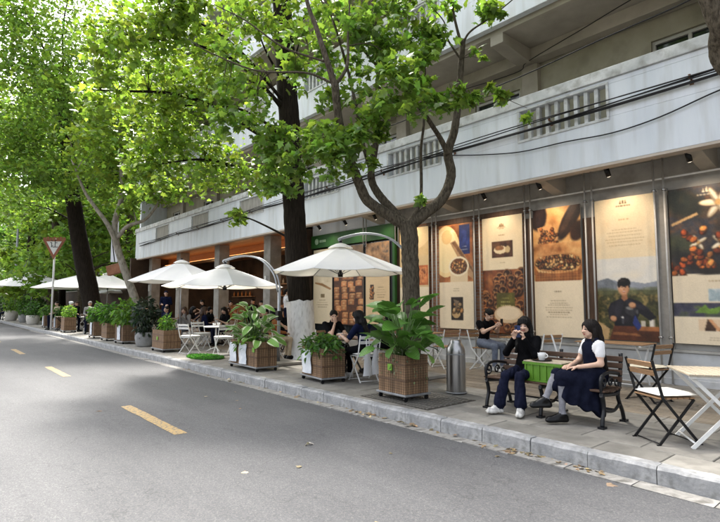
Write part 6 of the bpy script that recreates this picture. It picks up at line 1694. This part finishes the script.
def sitting(seat=.45, lean=0.0, kx=.10, ky=.42, sh=.17, hgt=1.0, drop=0.0):
    """default seated joints; lean > 0 leans forward"""
    pz = seat + .105; k = hgt
    c = np.array([0, .02 - math.sin(lean) * .30, pz + .30 * k * math.cos(lean)]); nk = np.array([0, .03 - math.sin(lean) * .47, pz + .47 * k * math.cos(lean)])
    J = dict(pelvis=(0, 0, pz), chest=c, neck=nk, head=nk + np.array([0, -.03 - drop, .125 * k - drop * .4]), shL=c + np.array([sh, .0, .10]), shR=c + np.array([-sh, .0, .10]),
             elL=c + np.array([sh + .04, -.06, -.16]), elR=c + np.array([-sh - .04, -.06, -.16]), wrL=(.10, -.30, pz + .10), wrR=(-.10, -.30, pz + .10),
             hipL=(.085, -.02, pz - .02), hipR=(-.085, -.02, pz - .02), knL=(kx, -ky, seat + .04), knR=(-kx, -ky, seat + .04), anL=(kx, -ky + .02, .095), anR=(-kx, -ky + .02, .095), toL=(kx, -ky - .13, .035), toR=(-kx, -ky - .13, .035))
    return J
def standing(hgt=1.65):
    s = hgt / 1.65
    J = dict(pelvis=(0, 0, .90), chest=(0, .01, 1.20), neck=(0, .015, 1.38), head=(0, -.015, 1.51), shL=(.17, .01, 1.31), shR=(-.17, .01, 1.31), elL=(.23, .02, 1.05), elR=(-.23, .02, 1.05), wrL=(.22, -.14, .88), wrR=(-.22, -.14, .88),
             hipL=(.085, 0, .87), hipR=(-.085, 0, .87), knL=(.10, -.02, .48), knR=(-.10, -.01, .48), anL=(.10, .02, .09), anR=(-.10, .02, .09), toL=(.11, -.13, .035), toR=(-.11, -.13, .035))
    return {k: tuple(np.array(v) * s) for k, v in J.items()}
C_BLACK = cloth('black_cloth', (0.0022, 0.0022, 0.003), (0.0045, 0.0045, 0.0055)); C_NAVYP = cloth('dark_navy_trousers', (0.005, 0.006, 0.016), (0.010, 0.012, 0.028)); C_NAVY = cloth('navy_dress', (0.004, 0.005, 0.013), (0.008, 0.010, 0.022)); C_WHITE = cloth('white_cotton', (0.62, 0.62, 0.62), (.7, .7, .7))
C_JEAN = cloth('grey_blue_trousers', (0.10, 0.115, 0.15)); C_BLUE = cloth('deep_blue_cloth', (0.004, 0.006, 0.022), (0.008, 0.012, 0.038)); C_ORANGE = cloth('orange_brown_cloth', (0.24, 0.085, 0.03), (0.32, 0.13, 0.05)); C_GREY = cloth('grey_hoodie', (0.22, 0.215, 0.205), (.30, .29, .28)); C_BEIGE = cloth('beige_cloth', (0.36, 0.29, 0.20)); C_TIGHT = cloth('grey_tights', (0.17, 0.17, 0.185))
S_WHITE = mat('white_trainer', (0.62, 0.61, 0.58), .5, (0.35, 0.34, .33), 18); S_BLACK = mat('black_leather', (0.002, 0.002, 0.0025), .3, spec=.25); S_SOLE = mat('pale_sole', (.5, .49, .46), .7)
def MT(top, bot, shoe=S_BLACK, sock=None, sole=None): return [M_SKIN, top, bot, shoe, sock or C_BLACK, sole or S_BLACK, M_EYE, M_LIP, M_HAIR]
# --- woman in black with the phone, on the bench
BZ = .425
J = sitting(BZ, .10, .11, .40, .155, .97)
J.update(knL=(.10, -.40, .48), knR=(-.08, -.42, .48), anL=(.12, -.42, .10), anR=(-.15, -.48, .10), toL=(.16, -.55, .04), toR=(-.22, -.59, .04), elL=(.20, -.16, .74), elR=(-.20, -.18, .74), wrL=(.105, -.262, .945), wrR=(-.02, -.292, .955))
w1hd = np.array([.26, -.96, -.16])
person('woman in black with long hair holding a blue phone to her face on the bench', (-3.76, 6.13, PAVE_Z), R(4), J, MT(C_BLACK, C_NAVYP, S_WHITE, C_WHITE, S_SOLE), .011, hair=hair_long(.26, True, .082), hairmat=M_HAIR, headdir=w1hd,
       hands=dict(L=dict(d=(-.25, -.12, .95), n=(-.75, -.6, .1), curl=.95, flip=1), R=dict(d=(.35, -.05, .93), n=(.8, -.6, 0), curl=.95, flip=1)), flare=.034,
       build=.92, extra=[cap((0, -.03, .62), (0, -.05, .95), .105, .09, TOP, ((0, 1, 0), .8)), cap((.0, -.01, .50), (.0, -.03, .62), .15, .13, TOP, ((0, 1, 0), .85))],
       hs=.95, fold=lambda g: np.where(g[:, 2] < .56, .0045 * np.sin(g[:, 2] * 30 + 9 * np.sin(g[:, 0] * 16 + g[:, 1] * 9)), .003 * np.sin(g[:, 2] * 38 + 6 * np.sin(g[:, 0] * 12 + g[:, 1] * 10))))
ph = thing('phone', 'blue phone in the hands of the woman in black', 'phone', (-3.715, 5.855, PAVE_Z + 1.035), R(18))
MB().box(-.037, .037, -.004, .004, -.075, .075).build('case', mat('blue_phone_case', (0.012, 0.025, 0.09), .3), ph, bevel=.003)
MB().box(-.028, -.006, -.0065, -.0042, .040, .066).build('camera_bump', M_BLACK, ph)
MB().box(-.034, .034, .0042, .005, -.072, .072).build('screen', M_GLASS, ph)
# --- woman in navy dress, turned towards her
J = sitting(BZ, .06, .08, .42, .15, .94)
J.update(hipL=(.085, -.02, .51), knL=(.07, -.42, .47), anL=(.06, -.43, .105), toL=(.06, -.585, .05), hipR=(-.06, -.04, .53), knR=(-.01, -.45, .575), anR=(.0, -.60, .28), toR=(.0, -.745, .205), elL=(.20, -.02, .70), wrL=(.12, -.25, .66), elR=(-.19, -.08, .70), wrR=(-.02, -.28, .66))
skirt = [cap((0, -.02, .53), (.05, -.40, .525), .145, .10, BOT, ((0, 0, 1), .8)), cap((-.02, -.34, .52), (-.02, -.47, .46), .085, .075, BOT)]
drape = [cap((0.02, .0, .54), (.05, -.39, .54), .15, .108, 0, ((0, 0, 1), .82)), cap((.06, -.36, .50), (.05, -.37, .10), .085, .10, 0), cap((.10, -.24, .48), (.115, -.26, .02), .085, .10, 0), cap((.12, -.12, .48), (.15, -.14, .0), .075, .10, 0), cap((.11, -.02, .46), (.15, -.05, .0), .06, .085, 0), cap((-.02, -.36, .53), (-.01, -.46, .44), .09, .085, 0)]
bodice = [cap((0, .0, .60), (0, -.03, .86), .118, .112, BOT, ((0, 1, 0), .84)), cap((.075, -.03, .84), (.085, .0, .97), .034, .03, BOT), cap((-.075, -.03, .84), (-.085, .0, .97), .034, .03, BOT)]
person('woman in navy pinafore dress and white tee sitting in profile on the bench', (-2.86, 6.10, PAVE_Z), R(-37), J, MT(C_WHITE, C_NAVY, S_BLACK, C_TIGHT, S_BLACK), .011, skirt + bodice, hair_long(.42, False, .07, False), M_HAIRD, (.05, -1, -.05), (0, 0, 1),
       dict(L=dict(d=(-.5, -.85, -.15), n=(0, 0, -1), curl=.3), R=dict(d=(.6, -.75, 0), n=(0, 0, -1), curl=.3)), sleeve=.3, trouser=.5,
       build=.90, hs=.95, fold=lambda g: .0016 * np.sin(g[:, 2] * 45 + 5 * np.sin(g[:, 0] * 18)),
       garments=[('skirt', drape, C_NAVY, lambda g: (.125 - .42 * (g[:, 1] + .05) + .018 * np.sin(g[:, 1] * 38) + .015 * np.sin(g[:, 0] * 30)) - g[:, 2], lambda g: .012 * np.sin(g[:, 1] * 52 + 2.5 * np.sin(g[:, 2] * 7)) * np.clip((.52 - g[:, 2]) * 4, 0, 1))])
# --- man with phone by the wall
J = sitting(.47, .28, .12, .42, .19, 1.05, .05)
J.update(elL=(.22, -.20, .80), elR=(-.22, -.20, .80), wrL=(.05, -.40, .92), wrR=(-.06, -.38, .92))
person('man in black tee bent over his phone at the wall table', (-6.62, 9.12, PAVE_Z), R(84), J, MT(C_BLACK, C_JEAN, S_WHITE, C_WHITE, S_SOLE), .018, (), hair_short(), M_HAIR, (0, -.82, -.57), (0, 0, 1), dict(L=dict(d=(-.2, -.7, .5), n=(-.8, 0, .5), curl=.9), R=dict(d=(.2, -.7, .5), n=(.8, 0, .5), curl=.9)), sleeve=.32, build=1.08)
p2 = thing('phone', 'dark phone held by the man in black tee', 'phone', (-6.14, 9.10, PAVE_Z + 1.0), R(80)); MB().box(-.037, .037, -.004, .004, -.075, .075).build('case', M_BLACK, p2, bevel=.003); MB().box(-.034, .034, .0042, .005, -.07, .07).build('screen', M_GLASS, p2)
# --- pair under the big parasol
J = sitting(.46, .22, .10, .42, .165, 1.0, .03)
J.update(elR=(-.16, -.34, .74), wrR=(-.05, -.27, .98), elL=(.20, -.28, .76), wrL=(.05, -.46, .77))
person('woman in black resting chin on hand behind the low planter', (-8.66, 6.60, PAVE_Z), R(80), J, MT(C_BLACK, C_BLACK), .016, (), hair_bun(), M_HAIR, (-.35, -.9, -.25), (0, 0, 1), dict(R=dict(d=(.1, .1, 1), n=(0, 1, 0), curl=.9), L=dict(d=(-.4, -.9, 0), n=(0, 0, -1), curl=.5)), sleeve=.4)
J = sitting(.47, .20, .11, .42, .18, 1.0, .04)
J.update(elL=(.22, -.22, .72), wrL=(.10, -.46, .80), elR=(-.22, -.22, .72), wrR=(-.10, -.46, .80))
person('person in dark blue shirt seated with back to the big-leaved planter', (-7.08, 6.16, PAVE_Z), R(-76), J, MT(C_BLUE, C_BLACK, S_WHITE, C_BLACK, S_SOLE), .016, (), hair_long(.16, True, .07, False), M_HAIR, (-.1, -.95, -.2), (0, 0, 1), None, sleeve=.45)
J = sitting(.46, .1, .1, .42, .17, 1.0)
person('dark-haired person almost hidden behind the one in dark blue shirt', (-7.75, 7.35, PAVE_Z), R(-10), J, MT(C_BLACK, C_BLACK), .022, (), hair_long(.2, True, .07), M_HAIR)
tote = thing('tote_bag', 'white tote bags hanging from the white chair by the planter', 'bag', (-6.80, 6.08, PAVE_Z + .08), R(104))
for k, (dx, w_) in enumerate(((-.11, .22), (.13, .20))):
    m = MB(); n = 8; vs = []
    for s in (0, 1):
        for i in range(n + 1):
            for j in range(n + 1):
                u, v = i / n * 2 - 1, j / n; wd = w_ * (.62 - .34 * v); vs.append((dx + u * wd + .01 * math.sin(9 * v + k), (-.05 if s == 0 else .02) * (1 - u * u) * (1 - v * .8) + .006 * math.sin(11 * u + 3 * v), .06 + .52 * v))
    q = n + 1; fs = []
    for s in (0, 1):
        for i in range(n):
            for j in range(n): a = s * q * q + i * q + j; fs.append((a, a + q, a + q + 1, a + 1) if s == 0 else (a, a + 1, a + q + 1, a + q))
    m.add(vs, fs, 0, True); m.build('bag_body', mat('white_tote', (.62, .63, .65), .85, (.72, .72, .73), 5, bump=.3, bscale=10), tote)
    MB().tube(spline([(dx - .05, -.01, .56), (dx - .03, 0, .72), (dx + .03, 0, .72), (dx + .05, -.01, .56)], 5), .008, 6).build('strap', C_WHITE, tote)
# --- people around the middle and far tables (smaller)
J = standing(1.66); J['wrR'] = (-.10, -.28, 1.10); J['elR'] = (-.24, -.06, 1.04)
person('person in white tee standing by the arcade with back to the street', (-15.35, 9.75, .42), R(165), J, MT(C_WHITE, C_NAVYP), .024, (), hair_short(), M_HAIR, sleeve=.35)
J = sitting(.46, .12, .1, .42, .17, 1.0)
person('woman with long black hair in orange brown top seated behind the hosta planter', (-11.05, 6.62, PAVE_Z), R(168), J, MT(C_ORANGE, C_BEIGE), .02, (), hair_long(.28, True, .07, False), M_HAIR)
J = standing(1.72); J['wrR'] = (-.12, -.30, 1.08); J['wrL'] = (.12, -.30, 1.05); J['head'] = (0, -.05, 1.56)
person('standing person in deep blue clothes and cap at the arcade edge', (-23.2, 8.35, .42), R(60), J, MT(C_BLUE, C_BLUE), .028, (cap((0, .02, 1.15), (0, .02, .55), .16, .19, TOP, ((0, 1, 0), .7)),), hair_short(), C_BLUE)
J = sitting(.46, .1, .1, .42, .17, 1.0); J.update(wrL=(.05, -.32, .95), wrR=(-.05, -.3, .9))
person('woman in grey hoodie seated under the middle parasol', (-16.97, 6.75, PAVE_Z), R(40), J, MT(C_GREY, C_JEAN), .024, (), hair_long(.2, True, .075), M_HAIRB)
person('person in navy top with brown hair seated right of the grey hoodie', (-16.40, 7.15, PAVE_Z), R(175), sitting(.46, .1, .1, .42, .17, 1.0), MT(C_BLUE, C_BLACK), .026, (), hair_long(.2, True, .075), M_HAIRB)
person('dark-dressed person seated at the arcade column', (-17.2, 10.4, .42), R(-20), sitting(.5, .15, .1, .42, .18, 1.0), MT(C_BLUE, C_BLACK), .028, (), hair_short(), M_HAIR)
person('dark figure seated deep in the arcade', (-20.0, 11.0, .42), R(20), sitting(.5, .1, .1, .42, .18, 1.0), MT(C_BLACK, C_BLACK), .03, (), hair_short(), M_HAIR)
for i, (lab, px_, dep, top, rz, hr, hm, seat) in enumerate([
    ('person in beige top seated left of the white-capped one beyond the sign', 57, 27.0, C_BEIGE, 20, hair_short(), M_HAIR, .66),
    ('white-capped person in pale top seated beyond the grassy planter', 69, 25.0, C_GREY, 170, hair_bun(), C_WHITE, .66),
    ('dark-haired person facing the white-capped one', 77, 27.5, C_BLACK, 10, hair_short(), M_HAIRB, .66),
    ('person in pale grey top with light cap leaning by the leaning dark trunk', 89, 23.5, C_GREY, 70, hair_bun(), C_GREY, .66),
    ('person in navy seated at the far left pots', 5, 42, C_BLUE, -60, hair_short(), M_HAIR, .55),
    ('person in dark clothes at the far left table', 11, 43, C_BLACK, 70, hair_short(), M_HAIR, .55)]):
    p = onray(px_, PAVE_Z, dep); person(lab, (p[0], p[1], PAVE_Z), R(rz), sitting(seat, .15, .1, .42, .18, 1.02), MT(top, C_NAVYP), .032, (), hr, hm, headh=.016, handh=.012)
GUESTS = [  # label, x, y, z, facing degrees, top, hair, hair colour
    ('guest in black seated right of the navy top under middle parasol', -17.3, 7.72, PAVE_Z, 200, C_BLACK, hair_short(), M_HAIR),
    ('long-haired guest in dark jacket behind the round white table', -16.0, 7.75, PAVE_Z, 10, C_BLACK, hair_long(.2, True, .075), M_HAIR),
    ('guest in brown top seated at the arcade step', -16.6, 8.15, PAVE_Z, 30, C_ORANGE, hair_bun(), M_HAIRB),
    ('guest in navy seated just behind the curved parasol arm', -13.4, 7.9, PAVE_Z, -30, C_BLUE, hair_short(), M_HAIR),
    ('guest in black seated beyond the orange brown top', -12.1, 7.5, PAVE_Z, 30, C_BLACK, hair_bun(), M_HAIR),
    ('guest in dark blue deep under the parasol beside the pale trunk', -20.2, 7.4, PAVE_Z, 20, C_BLUE, hair_short(), M_HAIR),
    ('guest in black behind the leafy planter under the pale trunk', -19.6, 8.0, PAVE_Z, 150, C_BLACK, hair_long(.2, True, .075), M_HAIR),
    ('dark-dressed guest left of the blue standing person', -25.0, 7.6, PAVE_Z, 0, C_BLACK, hair_short(), M_HAIRB),
    ('guest in black under the parasol left of the leaning trunk', -31.5, 7.3, PAVE_Z, 20, C_BLACK, hair_short(), M_HAIR),
    ('guest in grey under the parasol left of the leaning trunk', -29.6, 6.9, PAVE_Z, 60, C_GREY, hair_short(), M_HAIR),
    ('guest in navy between the leaning trunk and pale trunk', -27.8, 8.6, PAVE_Z, 10, C_BLUE, hair_short(), M_HAIR),
    ('guest in black between the leaning trunk and pale trunk', -25.6, 8.4, PAVE_Z, -40, C_BLACK, hair_bun(), M_HAIR),
    ('dark guest inside the arcade behind the curved parasol arm', -15.2, 10.9, .42, 20, C_BLACK, hair_short(), M_HAIR),
    ('guest in white inside the arcade behind the middle parasol', -18.4, 10.6, .42, -30, C_WHITE, hair_short(), M_HAIR),
    ('guest in brown inside the arcade left of the white one', -19.5, 9.7, .42, 50, C_ORANGE, hair_bun(), M_HAIR),
    ('guest in black inside the arcade near the pale trunk', -22.6, 9.9, .42, 0, C_BLACK, hair_bun(), M_HAIR),
    ('guest in beige under the two-tier parasol', -37.0, 7.2, PAVE_Z, 30, C_BEIGE, hair_short(), M_HAIR),
    ('guest in black under the two-tier parasol', -38.6, 7.6, PAVE_Z, -20, C_BLACK, hair_short(), M_HAIR)]
for lab, gx, gy, gz, gr_, top, hr, hm in GUESTS:
    rr_ = random.Random(int(-gx * 10)); J = sitting(.46, rr_.uniform(.05, .3), .1, .42, .17, rr_.uniform(.96, 1.06), rr_.uniform(0, .05)); J.update(wrL=(.08, -.34, rr_.uniform(.7, .95)))
    person(lab, (gx, gy, gz), R(gr_), J, MT(top, C_NAVYP), .026, (), hr, hm, headdir=(rr_.uniform(-.5, .5), -.9, rr_.uniform(-.4, 0)), sleeve=.4, headh=.012, handh=.010)
    put_chair(chair_wood, 'chair of the ' + lab, gx, gy, (math.sin(R(gr_)), -math.cos(R(gr_))), gz)
make_table('cafe_table', 'small white table among the guests under the middle parasol', -16.75, 7.45, 0, .6, .6, M_WHITE, M_WOOD)
make_table('cafe_table', 'dark table at the foot of the arcade step', -12.75, 7.95, R(20), .6, .6, M_BLACK, M_WOOD)
# furniture for the far seats
for i, (px_, dep, lab) in enumerate([(63, 26.0, 'dark square table between the far left pair'), (82, 25.5, 'white-topped table left of the leaning dark trunk'), (9, 43, 'far table among the pots at the left edge')]):
    p = onray(px_, PAVE_Z, dep); make_table('cafe_table', lab, p[0], p[1], R(20 * i), .7, .7, M_BLACK if i != 1 else M_WHITE, M_GREYWOOD if i != 1 else M_WHITE)
for i, (px_, dep, lab, f) in enumerate([(57, 27.0, 'chair of the person in beige top', (.3, -.9)), (69, 25.0, 'chair of the white-capped person', (0, 1)), (77, 27.5, 'chair facing the white-capped person', (.2, -1)), (89, 23.5, 'chair by the leaning dark trunk', (.9, -.3)), (5, 42, 'chair of the person in navy at far left', (-.9, -.5)), (11, 43, 'chair of the dark-dressed person at far left', (.9, -.4))]):
    p = onray(px_, PAVE_Z, dep); put_chair(chair_wood, lab, p[0], p[1], f)
for x_, y_, z_, f, lab in [(-16.97, 6.75, PAVE_Z, (.64, -.77), 'chair of the woman in grey hoodie'), (-16.40, 7.15, PAVE_Z, (.1, .99), 'chair of the person in navy top'), (-17.2, 10.4, .42, (-.3, -.94), 'chair at the arcade column'), (-20.0, 11.0, .42, (.34, -.94), 'chair deep in the arcade'), (-7.75, 7.35, PAVE_Z, (-.2, -.98), 'chair of the nearly hidden person')]:
    put_chair(chair_wood, lab, x_, y_, f, z_)
for k, (x_, y_, z_, lab) in enumerate([(-14.0, 6.45, .885, 'white cup on the round white table, kerb side'), (-14.25, 6.7, .885, 'white cup on the round white table, wall side'), (-7.95, 6.3, .87, 'cup on the low table of the pair'), (-5.75, 9.15, .87, 'cup on the phone-reading man\'s table')]):
    make_cup(lab, (x_, y_, z_), 1.1)
